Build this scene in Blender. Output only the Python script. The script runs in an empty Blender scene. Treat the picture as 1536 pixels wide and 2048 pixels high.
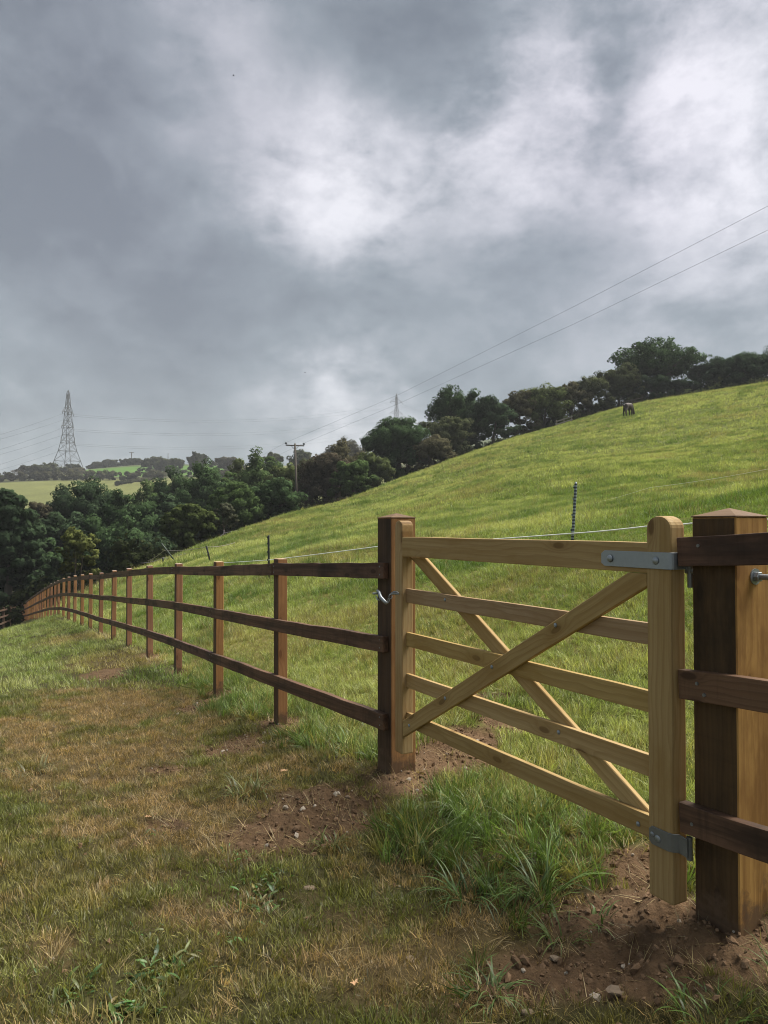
import bpy, bmesh, math, random
import numpy as np
from mathutils import Vector, Matrix, Euler

# ------------------------------------------------------------------ camera, sky, sun, exposure
scene = bpy.context.scene
COL = scene.collection
CAM_Z = 1.5
PITCH = math.radians(1.2)
F = 1479.0
cam_d = bpy.data.cameras.new('camera')
cam_d.sensor_fit = 'VERTICAL'; cam_d.sensor_height = 36.0
cam_d.lens = 36.0 * F / 2048.0
cam_d.clip_start = 0.05; cam_d.clip_end = 6000.0
cam = bpy.data.objects.new('camera', cam_d); COL.objects.link(cam)
cam.location = (0, 0, CAM_Z); cam.rotation_euler = (math.radians(90) + PITCH, 0, 0)
scene.camera = cam

SUN_EL, SUN_AZ = math.radians(60), math.radians(68)      # azimuth clockwise from +Y (view direction)
EXPOSURE = 2.42
scene.view_settings.view_transform = 'Standard'
scene.view_settings.look = 'None'
scene.view_settings.gamma = 1.0
scene.view_settings.use_curve_mapping = False
scene.view_settings.exposure = EXPOSURE
scene.cycles.max_bounces = 6
scene.cycles.diffuse_bounces = 3
scene.cycles.transmission_bounces = 4
scene.cycles.transparent_max_bounces = 6
scene.cycles.volume_bounces = 0
scene.cycles.use_adaptive_sampling = True
scene.cycles.use_denoising = True
scene.cycles.filter_width = 1.0

def pix_dir(px, py):
    u, v = (px - 768) / F, (1024 - py) / F
    d = Vector((u, math.cos(PITCH) - v * math.sin(PITCH), math.sin(PITCH) + v * math.cos(PITCH)))
    return d.normalized()

class NT:
    """tiny helper round a node tree"""
    def __init__(s, tree):
        s.t = tree; s.n = tree.nodes; s.l = tree.links
    def add(s, kind, **kw):
        n = s.n.new(kind)
        for k, v in kw.items():
            setattr(n, k, v)
        return n
    def put(s, sock, val):
        if isinstance(val, bpy.types.NodeSocket): s.l.new(val, sock)
        elif val is not None: sock.default_value = val
    def math(s, op, a, b=None, c=None, clamp=False):
        n = s.add('ShaderNodeMath', operation=op); n.use_clamp = clamp
        s.put(n.inputs[0], a); s.put(n.inputs[1], b); s.put(n.inputs[2], c)
        return n.outputs[0]
    def vmath(s, op, a, b=None, scale=None):
        n = s.add('ShaderNodeVectorMath', operation=op)
        s.put(n.inputs[0], a); s.put(n.inputs[1], b)
        if scale is not None: s.put(n.inputs['Scale'], scale)
        return n.outputs['Value'] if op in ('DOT_PRODUCT', 'LENGTH', 'DISTANCE') else n.outputs['Vector']
    def noise(s, vec, scale, detail=4, rough=.55, dist=0.0):
        n = s.add('ShaderNodeTexNoise'); s.put(n.inputs['Vector'], vec)
        s.put(n.inputs['Scale'], scale); s.put(n.inputs['Detail'], detail)
        s.put(n.inputs['Roughness'], rough); s.put(n.inputs['Distortion'], dist)
        return n.outputs['Fac'], n.outputs['Color']
    def mix(s, fac, a, b, blend='MIX'):
        n = s.add('ShaderNodeMix', data_type='RGBA', blend_type=blend)
        s.put(n.inputs[0], fac); s.put(n.inputs[6], a); s.put(n.inputs[7], b)
        return n.outputs[2]
    def ramp(s, fac, stops, interp='LINEAR'):
        n = s.add('ShaderNodeValToRGB'); s.put(n.inputs[0], fac)
        r = n.color_ramp; r.interpolation = interp
        while len(r.elements) < len(stops): r.elements.new(0.5)
        for e, (p, c) in zip(r.elements, stops):
            e.position = p; e.color = c if len(c) == 4 else (*c, 1)
        return n.outputs[0]
    def map(s, val, a, b, c=0.0, d=1.0, smooth=True):
        n = s.add('ShaderNodeMapRange', interpolation_type='SMOOTHSTEP' if smooth else 'LINEAR')
        s.put(n.inputs[0], val)
        for i, x in enumerate((a, b, c, d)): n.inputs[i + 1].default_value = x
        return n.outputs[0]

def make_world():
    w = bpy.data.worlds.new('World'); scene.world = w; w.use_nodes = True
    t = NT(w.node_tree); t.n.clear()
    out = t.add('ShaderNodeOutputWorld'); bg = t.add('ShaderNodeBackground')
    bg.inputs['Strength'].default_value = 0.1
    sky = t.add('ShaderNodeTexSky', sky_type='NISHITA')
    sky.sun_disc = False; sky.sun_elevation = SUN_EL; sky.sun_rotation = SUN_AZ
    D = t.add('ShaderNodeTexCoord').outputs['Generated']
    _, n1 = t.noise(D, 4.0, 4, .5)
    _, n2 = t.noise(D, 14.0, 6, .62)
    off1 = t.vmath('SCALE', t.vmath('SUBTRACT', n1, (.5, .5, .5)), scale=.16)
    off2 = t.vmath('SCALE', t.vmath('SUBTRACT', n2, (.5, .5, .5)), scale=.07)
    W = t.vmath('NORMALIZE', t.vmath('ADD', D, t.vmath('ADD', off1, off2)))
    # cloud masses seen in the overcast: (px, py, radius px, brightness)
    blobs = [(690, 430, 95, .30), (560, 395, 90, .15), (780, 290, 90, .20), (430, 110, 80, .13), (350, 345, 70, .10), (640, 330, 90, .08),
             (1070, 245, 80, .34), (1110, 350, 70, .12), (990, 170, 70, .14), (1000, 400, 100, .10), (1405, 215, 70, .40), (1515, 290, 95, .24),
             (1290, 365, 70, .16), (1440, 60, 150, .20), (1150, 60, 80, .08), (560, 30, 60, .10), (640, 840, 90, .18), (725, 850, 75, .28), (660, 780, 40, .10),
             (1200, 620, 200, .05), (10, 930, 110, .14), (1460, 480, 160, .08), (900, 300, 60, .10), (620, 200, 90, .06),
             (80, 270, 240, -.06), (270, 190, 160, -.075), (740, 110, 140, -.11), (640, 10, 120, -.04), (1250, 250, 80, -.20),
             (620, 600, 300, -.045), (1150, 450, 85, -.12), (100, 600, 280, -.04), (450, 460, 80, -.06), (870, 190, 75, -.15), (860, 350, 45, -.06),
             (900, 680, 250, -.03), (1290, 130, 70, -.08), (1000, 30, 90, -.04)]
    total = None
    for px, py, r, a in blobs:
        dt = t.vmath('DOT_PRODUCT', W, tuple(pix_dir(px, py)))
        s = r / F
        e = t.math('EXPONENT', t.math('MULTIPLY', t.math('SUBTRACT', dt, 1.0), 1.0 / (s * s)))
        total = t.math('MULTIPLY_ADD', e, a, total if total is not None else 0.318)
    # flattened so that the fleece stretches like a cloud deck seen from below
    Wf = t.vmath('MULTIPLY', D, (1.0, 1.0, 1.7))
    f1, _ = t.noise(t.vmath('ADD', Wf, off1), 5.0, 9, .60)
    f2, _ = t.noise(D, 2.2, 4, .5)
    f3, _ = t.noise(t.vmath('ADD', Wf, (3.1, 1.7, .4)), 14.0, 9, .68)
    tex = t.math('MULTIPLY', t.math('ADD', t.map(f1, .34, .66, -.15, .15), t.math('MULTIPLY', t.math('SUBTRACT', f3, .5), .5)), t.map(total, .24, .58, .42, 1.45))
    tex = t.math('MULTIPLY_ADD', t.math('SUBTRACT', f2, .5), .16, tex)
    val = t.math('MAXIMUM', t.math('ADD', total, tex), .16)
    col = t.ramp(val, [(.16, (.175, .200, .226)), (.31, (.276, .314, .342)), (.44, (.400, .430, .462)),
                       (.62, (.58, .60, .635)), (.92, (.86, .87, .90))])
    # faint warm-violet cast of some cloud bases
    pv = t.math('EXPONENT', t.math('MULTIPLY', t.math('SUBTRACT', t.vmath('DOT_PRODUCT', W, tuple(pix_dir(1250, 260))), 1.0), 40.0))
    pv2 = t.math('EXPONENT', t.math('MULTIPLY', t.math('SUBTRACT', t.vmath('DOT_PRODUCT', W, tuple(pix_dir(250, 180))), 1.0), 25.0))
    col = t.mix(t.math('MULTIPLY', t.math('ADD', pv, pv2), .55, clamp=True), col, t.mix(1.0, col, (1.05, .965, 1.04, 1), 'MULTIPLY'))
    K = 2 ** EXPOSURE
    clouds = t.mix(1.0, col, (10 / K, 10 / K, 10 / K, 1), 'MULTIPLY')
    final = t.mix(.03, clouds, sky.outputs[0])
    t.l.new(final, bg.inputs[0]); t.l.new(bg.outputs[0], out.inputs[0])
make_world()

sun_d = bpy.data.lights.new('sun', 'SUN'); sun_d.energy = 1.5; sun_d.angle = math.radians(45); sun_d.color = (1.0, .95, .86)
sun = bpy.data.objects.new('sun', sun_d); COL.objects.link(sun)
SUN_DIR = Vector((math.sin(SUN_AZ) * math.cos(SUN_EL), math.cos(SUN_AZ) * math.cos(SUN_EL), math.sin(SUN_EL)))
sun.rotation_euler = SUN_DIR.to_track_quat('Z', 'Y').to_euler()
sun.location = (0, 0, 60)

# ------------------------------------------------------------------ general helpers
RNG = np.random.default_rng(7)
random.seed(7)

def point(px, py, Y):
    """world point that lies at depth Y and shows at this pixel of the photograph"""
    u, v = (px - 768) / F, (1024 - py) / F
    c, s = math.cos(PITCH), math.sin(PITCH)
    k = Y / (c - v * s)
    return Vector((u * k, Y, CAM_Z + (s + v * c) * k))

def project(x, y, z):
    c, s = math.cos(PITCH), math.sin(PITCH)
    zz = z - CAM_Z
    dep = np.maximum(y * c + zz * s, 1e-3)
    return 768 + F * x / dep, 1024 - F * (zz * c - y * s) / dep

def tag(o, label=None, cat=None, group=None, kind=None):
    if label: o['label'] = label
    if cat: o['category'] = cat
    if group: o['group'] = group
    if kind: o['kind'] = kind
    return o

def link(name, data, parent=None, mat=None):
    o = bpy.data.objects.new(name, data); COL.objects.link(o)
    if parent is not None: o.parent = parent
    if mat is not None and data is not None and not len(data.materials):
        for m in (mat if isinstance(mat, (list, tuple)) else [mat]): data.materials.append(m)
    return o

def empty(name, loc, rz=0.0):
    o = bpy.data.objects.new(name, None); COL.objects.link(o)
    o.location = loc; o.rotation_euler = (0, 0, rz); o.empty_display_size = .2
    return o

def mesh_from(name, verts, quads=None, tris=None, smooth=False):
    me = bpy.data.meshes.new(name)
    verts = np.asarray(verts, np.float32).reshape(-1, 3)
    q = np.zeros((0, 4), np.int32) if quads is None else np.asarray(quads, np.int32).reshape(-1, 4)
    t = np.zeros((0, 3), np.int32) if tris is None else np.asarray(tris, np.int32).reshape(-1, 3)
    me.vertices.add(len(verts)); me.vertices.foreach_set('co', verts.ravel())
    me.loops.add(q.size + t.size)
    me.loops.foreach_set('vertex_index', np.concatenate([q.ravel(), t.ravel()]))
    me.polygons.add(len(q) + len(t))
    st = np.concatenate([np.arange(len(q)) * 4, q.size + np.arange(len(t)) * 3]).astype(np.int32)
    me.polygons.foreach_set('loop_start', st)
    if smooth: me.polygons.foreach_set('use_smooth', np.ones(len(q) + len(t), bool))
    me.update(calc_edges=True); me.validate()
    return me

def vattr(me, name, arr, typ='FLOAT'):
    a = me.attributes.new(name, typ, 'POINT')
    key = {'FLOAT': 'value', 'INT': 'value', 'FLOAT_VECTOR': 'vector', 'FLOAT_COLOR': 'color'}[typ]
    a.data.foreach_set(key, np.asarray(arr, np.int32 if typ == 'INT' else np.float32).ravel())

def _hash(ix, iy, seed):
    h = (ix.astype(np.int64) * 374761393 + iy.astype(np.int64) * 668265263 + seed * 1442695041) & 0x7fffffff
    h = ((h ^ (h >> 13)) * 1274126177) & 0x7fffffff
    return ((h ^ (h >> 16)) & 0xffffff) / float(0xffffff)

def vnoise(x, y, seed=0):
    ix, iy = np.floor(x), np.floor(y); fx, fy = x - ix, y - iy
    fx = fx * fx * (3 - 2 * fx); fy = fy * fy * (3 - 2 * fy)
    a = _hash(ix, iy, seed); b = _hash(ix + 1, iy, seed); c = _hash(ix, iy + 1, seed); d = _hash(ix + 1, iy + 1, seed)
    return (a * (1 - fx) + b * fx) * (1 - fy) + (c * (1 - fx) + d * fx) * fy

def fbm(x, y, scale, octs=4, seed=0, gain=.5):
    s, a, n = 0.0, 1.0, 0.0
    for i in range(octs):
        s = s + a * vnoise(x * scale + 13.7 * i, y * scale - 7.1 * i, seed + i); n += a
        a *= gain; scale *= 2.03
    return s / n

def sstep(a, b, x):
    t = np.clip((x - a) / (b - a), 0, 1); return t * t * (3 - 2 * t)

# ------------------------------------------------------------------ fence geometry known from the photograph
FDIR = np.array([-.468, .884])                       # along the fence, away from the camera
GDIR = np.array([.485, -.8745])                      # along the gate, latch to hinge
UPH = np.array([.8745, .485])                        # uphill, square to the gate
post_y = [5.75 + 1.58 * k for k in range(37)]
def post_x(Y): return 2.2484 - .5297 * Y
top_px = [1117, 1123, 1127, 1131.5, 1136.7, 1141, 1145.5, 1147, 1149.3, 1151.2, 1153.6, 1156]
foot_px = [1449, 1390, 1345, 1311, 1290, 1277, 1268, 1259, 1252, 1246, 1241, 1236]
post_top, post_foot = [], []
for k, Y in enumerate(post_y):
    if k < 12:
        post_top.append(CAM_Z - (top_px[k] - 1055) / F * Y); post_foot.append(CAM_Z - (foot_px[k] - 1055) / F * Y)
    else:
        zt = CAM_Z + np.interp(Y, [23.13, 27.9, 36, 46, 61, 70], [-1.58, -2.12, -3.18, -4.52, -6.45, -7.6])
        post_top.append(zt); post_foot.append(zt - 1.26)

# ------------------------------------------------------------------ terrain
def _controls():
    P = []
    def px(a, b, Y): P.append(tuple(point(a, b, Y)))
    def uv(u, Y, z): P.append((u * Y, Y, CAM_Z + z))
    px(1465, 1885, 2.36); px(790, 1557, 4.3)
    for k in (0, 1, 2, 3, 4, 5, 6, 8, 10, 11, 14, 18, 23, 29, 36): P.append((post_x(post_y[k]), post_y[k], post_foot[k]))
    px(0, 1400, 7.5); px(0, 1700, 3.75); px(0, 2048, 2.22); px(300, 1420, 6.9); px(0, 1262, 22); px(768, 2048, 2.22); px(1300, 2048, 2.15)
    uv(-.55, 32, -6.0); uv(-.9, 10, -2.7); uv(-.9, 25, -7); uv(-.9, 45, -12); uv(-.62, 48, -9.5); uv(-1.6, 6, -2.4)
    px(1141, 1137, 9.5); px(1700, 1650, 3.2); px(1900, 1500, 3.6)
    for a, b, Y in ((300, 1132, 45), (420, 1090, 55), (620, 1030, 75), (780, 976, 95), (1000, 889, 108), (1258, 812, 115), (1536, 767, 105), (1850, 742, 100)): px(a, b, Y)
    px(1500, 930, 35); px(1300, 900, 60)
    for a, b, Y in ((620, 1106, 20), (620, 1070, 34), (620, 1046, 52), (780, 1082, 20), (780, 1026, 40), (780, 994, 65), (520, 1090, 30), (520, 1064, 46), (520, 1055, 64), (420, 1113, 30), (420, 1098, 44),
                    (900, 995, 40), (900, 950, 70), (900, 927, 103), (1000, 978, 38), (1000, 920, 70), (1130, 934, 45), (1130, 874, 85), (1130, 849, 109), (1400, 806, 88), (1400, 788, 110), (700, 1003, 85), (700, 1018, 60),
                    (520, 1085, 74), (620, 1052, 86), (700, 1026, 96), (780, 998, 107), (900, 945, 114), (1000, 905, 119), (1258, 824, 127), (1536, 780, 118)): px(a, b, Y)
    for u, Y, z in ((-.316, 62, -9), (-.235, 78, -8), (-.1, 104, -4), (0, 135, 4), (.14, 145, 12.5), (.33, 155, 19.5), (.52, 150, 21.5), (.8, 150, 22), (1.2, 100, 30),
                    (-.6, 90, -13), (-.45, 90, -13), (-.3, 95, -12), (-.52, 180, -2), (-.35, 180, -2), (-.2, 180, 0), (-.52, 260, 7.5), (-.35, 260, 7.8),
                    (-.52, 335, 19.8), (-.42, 335, 20.3), (-.32, 335, 20.3), (-.52, 400, 26), (-.428, 430, 32), (-.40, 425, 31.5), (-.33, 425, 31),
                    (-.40, 490, 38.5), (-.33, 490, 41.5), (-.33, 560, 45), (-.45, 560, 35), (-.52, 600, 30), (-.2, 500, 42), (-.1, 600, 50), (0, 700, 70), (.3, 700, 95), (.6, 700, 100),
                    (-.9, 200, -6), (-.9, 450, 25), (-.5, 1500, 60), (0, 1500, 120), (.5, 1500, 150)): uv(u, Y, z)
    for a in (-170, -130, -95, 100, 130, 160):
        for r in (3, 15, 80, 700):
            t = math.radians(a); x, y = r * math.sin(t), r * math.cos(t)
            sl = (.22 * x if x > 0 else .11 * x) * (1 if r < 100 else .3)
            P.append((x, y, sl + .03 * y))
    return np.array(P)
_CP = _controls()
def _feat(x, y):
    r = np.maximum(np.hypot(x, y), .3)
    return np.log(r), np.arctan2(x, y) * 1.5, r
def _kern(d2): return .5 * d2 * np.log(d2 + 1e-9)
_cr, _ca, _cd = _feat(_CP[:, 0], _CP[:, 1]); _cq = _CP[:, 2] / _cd
def _solve():
    n = len(_cr)
    A = _kern((_cr[:, None] - _cr) ** 2 + (_ca[:, None] - _ca) ** 2) + np.eye(n) * .0006
    Pm = np.c_[np.ones(n), _cr, _ca]
    M = np.block([[A, Pm], [Pm.T, np.zeros((3, 3))]])
    return np.linalg.solve(M, np.r_[_cq, 0, 0, 0])
_W = _solve()
def base_z(x, y):
    x = np.atleast_1d(np.asarray(x, float)); y = np.atleast_1d(np.asarray(y, float))
    r_, a_, d_ = _feat(x, y); out = np.empty(len(x)); n = len(_cr)
    for i in range(0, len(x), 20000):
        s = slice(i, i + 20000)
        K = _kern((r_[s, None] - _cr) ** 2 + (a_[s, None] - _ca) ** 2)
        out[s] = (K @ _W[:n] + _W[n] + _W[n + 1] * r_[s] + _W[n + 2] * a_[s]) * d_[s]
    return out

# ---- ground cover masks (bare soil, dry mown grass, lush growth), all kept on the ground as attributes
def _ell(px, py, cx, cy, rx, ry, ang=0.0):
    a = math.radians(ang); dx, dy = px - cx, py - cy
    return np.hypot((dx * math.cos(a) + dy * math.sin(a)) / rx, (-dx * math.sin(a) + dy * math.cos(a)) / ry)
SOIL = [(620, 1630, 215, 62, -16), (800, 1565, 125, 40, 0), (905, 1510, 110, 60, -12), (1330, 1870, 270, 95, 6), (1240, 1960, 300, 90, 0), (1500, 1900, 170, 110, 0),
        (560, 1449, 60, 14, 0), (480, 1487, 85, 20, -18), (445, 1390, 45, 12, 0), (395, 1412, 65, 13, -18), (960, 1395, 60, 16, 0), (1290, 1740, 90, 45, 10),
        (360, 1345, 32, 8, 0), (300, 1312, 28, 7, 0), (200, 1350, 60, 12, -10), (330, 1650, 60, 14, 0), (340, 1540, 50, 8, 0), (1010, 1440, 70, 25, 10)]
DRY = [(250, 1560, 260, 120, 0), (330, 1650, 220, 90, 0), (760, 1900, 330, 140, 0), (230, 1410, 170, 55, 0), (400, 1830, 200, 130, 0), (120, 1900, 160, 80, 0),
       (900, 1990, 260, 90, 0), (60, 1480, 120, 60, 0), (260, 1320, 150, 22, -8), (180, 1275, 110, 10, -6)]
LUSH = [(640, 1440, 170, 60, 10), (1000, 1640, 190, 110, 12), (1050, 1740, 170, 100, 20), (700, 1470, 120, 70, 20), (870, 1700, 130, 60, 0), (500, 1400, 130, 45, 10), (980, 1960, 60, 50, 0)]
def cover(x, y, z):
    px, py = project(x, y, z)
    front = (y > .5)
    wob = (fbm(x, y, 3.1, 4, 3) - .5) * 1.1
    wob2 = (fbm(x, y, 1.2, 4, 23) - .5) * 1.4
    soil = np.zeros_like(x); dry = np.zeros_like(x); lush = np.zeros_like(x)
    for e in SOIL: soil = np.maximum(soil, 1 - sstep(.62, 1.08, _ell(px, py, *e) + wob))
    for e in DRY: dry = np.maximum(dry, 1 - sstep(.4, 1.25, _ell(px, py, *e) + wob2))
    for e in LUSH: lush = np.maximum(lush, 1 - sstep(.6, 1.15, _ell(px, py, *e) + wob))
    soil, dry, lush = soil * front, dry * front, lush * front
    # which side of the fence line, metres uphill of it
    up = (x - post_x(y)) * .884
    return soil, dry, lush * (1 - soil), up

def ground_z(x, y, detail=True):
    x = np.atleast_1d(np.asarray(x, float)); y = np.atleast_1d(np.asarray(y, float))
    z = base_z(x, y); r = np.hypot(x, y)
    z = z + (fbm(x, y, .33, 3, 40) - .5) * .26 * sstep(9, 35, r) * (1 - sstep(250, 600, r)) + (fbm(x, y, 1.3, 3, 41) - .5) * (.05 + .09 * sstep(7, 18, r)) * (1 - sstep(80, 200, r))
    if detail:
        soil, dry, lush, up = cover(x, y, z)
        near = 1 - sstep(7, 14, r)
        z = z + near * (fbm(x, y, 9, 3, 50) - .5) * (.045 + .05 * soil) + near * soil * ((fbm(x, y, 24, 3, 55, .65) - .5) * .046)
        hump = .035 * np.exp(-((x - 1.15) ** 2 + (y - 2.47) ** 2) / .06) + .035 * np.exp(-((x - .07) ** 2 + (y - 4.37) ** 2) / .06)
        z = z + hump
    return z
def gz(x, y): return float(ground_z(x, y)[0])

def ground_at(px, py, far=40):
    """point of the ground seen at a pixel"""
    d = pix_dir(px, py); t = 1.0; o = Vector((0, 0, CAM_Z))
    while t < far:
        p = o + d * t
        if p.z < gz(p.x, p.y): break
        t *= 1.008
    return p
# ------------------------------------------------------------------ materials
def new_mat(name):
    m = bpy.data.materials.new(name); m.use_nodes = True
    t = NT(m.node_tree); t.n.clear()
    out = t.add('ShaderNodeOutputMaterial'); b = t.add('ShaderNodeBsdfPrincipled')
    t.l.new(b.outputs[0], out.inputs[0])
    return m, t, b, out

def wood(name, early, late, stain, stain_amt=.4, saw=0.0, knots=True, ring=60.0, ring_amt=.42, rough=.75, mud=0.0, upright=False):
    """sawn softwood: grain runs along the piece's own X axis"""
    m, t, b, out = new_mat(name)
    oc = t.add('ShaderNodeTexCoord').outputs['Object']
    rnd = t.add('ShaderNodeObjectInfo').outputs['Random']
    cmb = t.add('ShaderNodeCombineXYZ')
    t.put(cmb.inputs[0], t.math('MULTIPLY', rnd, 37.0)); t.put(cmb.inputs[1], t.math('MULTIPLY', rnd, .13)); t.put(cmb.inputs[2], t.math('MULTIPLY', rnd, .19))
    P = t.vmath('ADD', oc, cmb.outputs[0])
    Ps = t.vmath('MULTIPLY', P, (1.15, 3.4, 3.4))
    nf, nc = t.noise(Ps, 1.6, 3, .5)
    warp = t.vmath('SCALE', t.vmath('SUBTRACT', nc, (.5, .5, .5)), scale=.075)
    # knots
    ks = t.add('ShaderNodeSeparateXYZ'); t.l.new(P, ks.inputs[0]); kxy = t.add('ShaderNodeCombineXYZ')
    t.put(kxy.inputs[0], ks.outputs[0]); t.put(kxy.inputs[1], t.math('MULTIPLY', ks.outputs[1 if upright else 2], 2.6))
    kv = t.add('ShaderNodeTexVoronoi', feature='F1', voronoi_dimensions='2D'); t.put(kv.inputs['Vector'], kxy.outputs[0]); kv.inputs['Scale'].default_value = 2.9
    kd = kv.outputs['Distance']
    sep = t.add('ShaderNodeSeparateColor'); t.l.new(kv.outputs['Color'], sep.inputs[0])
    keep = t.math('GREATER_THAN', sep.outputs[0], .5)
    kn = t.math('MULTIPLY', t.math('EXPONENT', t.math('MULTIPLY', t.math('MULTIPLY', kd, kd), -30.0)), keep)
    Pw = t.vmath('ADD', t.vmath('MULTIPLY', P, (.045, 1, 1)), warp)
    sx = t.add('ShaderNodeSeparateXYZ'); t.l.new(t.vmath('ADD', Pw, (0, .055, .03)), sx.inputs[0])
    rad = t.math('SQRT', t.math('ADD', t.math('MULTIPLY', sx.outputs[1], sx.outputs[1]), t.math('MULTIPLY', sx.outputs[2], sx.outputs[2])))
    rad = t.math('ADD', rad, t.math('MULTIPLY', kn, .045 if knots else 0.0))
    ringv = t.math('FRACT', t.math('MULTIPLY', rad, ring))
    latew = t.map(ringv, .35, .93); latew = t.math('MULTIPLY', latew, t.map(ringv, 1.0, .94))
    fib, _ = t.noise(t.vmath('MULTIPLY', P, (3.0, 190, 190)), 1.0, 3, .6)
    fibl, _ = t.noise(t.vmath('MULTIPLY', P, (1.2, 42, 42)), 1.0, 3, .6)
    col = t.mix(t.math('MULTIPLY', latew, ring_amt), (*early, 1), (*late, 1))
    col = t.mix(t.map(fib, .25, .8, 0, .38), col, (*late, 1))
    if knots:
        core = t.math('MULTIPLY', t.map(kd, .115, .07), keep)
        halo = t.math('MULTIPLY', t.map(kd, .30, .10), keep)
        col = t.mix(t.math('MULTIPLY', halo, .4), col, (*late, 1))
        col = t.mix(t.math('MULTIPLY', core, .75), col, (late[0] * .45, late[1] * .38, late[2] * .35, 1))
    blot, _ = t.noise(t.vmath('MULTIPLY', P, (1.0, 2.5, 2.5)), 2.2, 5, .65)
    col = t.mix(t.map(blot, .42, .68, 0, stain_amt), col, (*stain, 1))
    streak, _ = t.noise(t.vmath('MULTIPLY', P, (.5, 22, 22)), 1.0, 4, .6)
    col = t.mix(t.map(streak, .45, .75, 0, stain_amt * .9), col, (*stain, 1))
    # every board has its own tone
    rv = t.math('FRACT', t.math('MULTIPLY', rnd, 7.31)); rw = t.math('FRACT', t.math('MULTIPLY', rnd, 23.7))
    tone = t.add('ShaderNodeCombineColor'); t.put(tone.inputs[0], t.map(rv, 0, 1, .86, 1.10, False)); t.put(tone.inputs[1], t.map(rv, 0, 1, .83, 1.09, False)); t.put(tone.inputs[2], t.map(rw, 0, 1, .78, 1.18, False))
    col = t.mix(1.0, col, tone.outputs[0], 'MULTIPLY')
    if mud > 0:                                # splashed and smeared earth near the ground
        so = t.add('ShaderNodeSeparateXYZ'); t.l.new(oc, so.inputs[0])
        mn, _ = t.noise(P, 14, 5, .7)
        lvl = t.math('SUBTRACT', t.math('ADD', so.outputs[0], t.math('MULTIPLY', mn, -.42)), mud - .21)
        col = t.mix(t.map(lvl, .07, -.05, 0, .85), col, (.10, .062, .038, 1))
    hgt = t.math('MULTIPLY_ADD', latew, .4, t.math('MULTIPLY', fibl, .8))
    if saw > 0:
        sv, _ = t.noise(t.vmath('MULTIPLY', P, (9.0, .6, .6)), 1.0, 5, .75)
        col = t.mix(t.map(sv, .5, .72, 0, saw), col, (stain[0] * .55, stain[1] * .55, stain[2] * .55, 1))
        sv2, _ = t.noise(t.vmath('MULTIPLY', P, (150.0, 3, 3)), 1.0, 2, .5)
        hgt = t.math('MULTIPLY_ADD', sv2, .6, hgt)
    t.put(b.inputs['Base Color'], col)
    t.put(b.inputs['Roughness'], t.map(fibl, .2, .8, rough - .12, rough + .12))
    b.inputs['Specular IOR Level'].default_value = .3
    bp = t.add('ShaderNodeBump'); bp.inputs['Strength'].default_value = .5; bp.inputs['Distance'].default_value = .0012
    t.put(bp.inputs['Height'], hgt); t.l.new(bp.outputs[0], b.inputs['Normal'])
    return m

M = {}
M['gate'] = wood('planed_pale_softwood', (.42, .305, .130), (.25, .155, .055), (.27, .165, .048), .65, ring=52)
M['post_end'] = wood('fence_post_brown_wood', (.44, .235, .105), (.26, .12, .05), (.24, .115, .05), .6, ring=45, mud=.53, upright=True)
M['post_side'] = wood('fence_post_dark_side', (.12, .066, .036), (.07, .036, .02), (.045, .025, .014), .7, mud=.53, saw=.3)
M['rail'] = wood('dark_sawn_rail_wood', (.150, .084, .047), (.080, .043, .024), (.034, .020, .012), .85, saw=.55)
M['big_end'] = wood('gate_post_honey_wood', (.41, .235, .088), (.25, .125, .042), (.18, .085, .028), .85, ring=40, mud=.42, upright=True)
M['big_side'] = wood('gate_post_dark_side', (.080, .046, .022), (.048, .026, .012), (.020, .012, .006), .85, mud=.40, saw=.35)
M['top_cut'] = wood('pale_cut_end_grain', (.50, .38, .26), (.33, .22, .14), (.30, .20, .12), .3, knots=False, ring=160)
M['grey_wood'] = wood('weathered_grey_wood', (.30, .28, .25), (.18, .165, .15), (.15, .14, .12), .4)

def simple(name, col, rough=.6, metal=0.0, var=.25, scale=30.0, spec=.4):
    m, t, b, out = new_mat(name)
    oc = t.add('ShaderNodeTexCoord').outputs['Object']
    f, _ = t.noise(oc, scale, 5, .6)
    c = t.mix(f, tuple(x * (1 - var) for x in col) + (1,), tuple(min(1, x * (1 + var)) for x in col) + (1,))
    t.put(b.inputs['Base Color'], c); b.inputs['Metallic'].default_value = metal
    t.put(b.inputs['Roughness'], t.map(f, .2, .8, max(.05, rough - .12), rough + .12)); b.inputs['Specular IOR Level'].default_value = spec
    return m
M['galv'] = simple('galvanised_steel', (.30, .33, .36), .5, .75, .25, 60)
M['galv_dull'] = simple('dull_zinc_steel', (.20, .205, .20), .6, .7, .3, 50)
M['pylon'] = simple('grey_lattice_steel', (.10, .104, .112), .7, .2, .2, .4)
M['wire'] = simple('dark_wire', (.10, .105, .11), .6, .3, .1, 3)
M['pole'] = simple('weathered_pole_wood', (.085, .072, .058), .85, 0, .3, 4)
M['bark'] = simple('tree_bark', (.07, .058, .042), .9, 0, .4, 3)
M['tape'] = simple('white_fence_tape', (.72, .75, .72), .6, 0, .1, 20)
M['black_plastic'] = simple('black_plastic', (.02, .022, .024), .5, 0, .2, 20)
M['green_plastic'] = simple('dull_green_plastic', (.05, .07, .055), .5, 0, .2, 20)
M['stone'] = simple('brown_field_stone', (.17, .125, .085), .85, 0, .35, 25)
M['oak_leaf'] = simple('fallen_tan_leaf', (.42, .25, .13), .7, 0, .25, 40)
M['bird'] = simple('dark_bird', (.02, .02, .022), .8)

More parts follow.
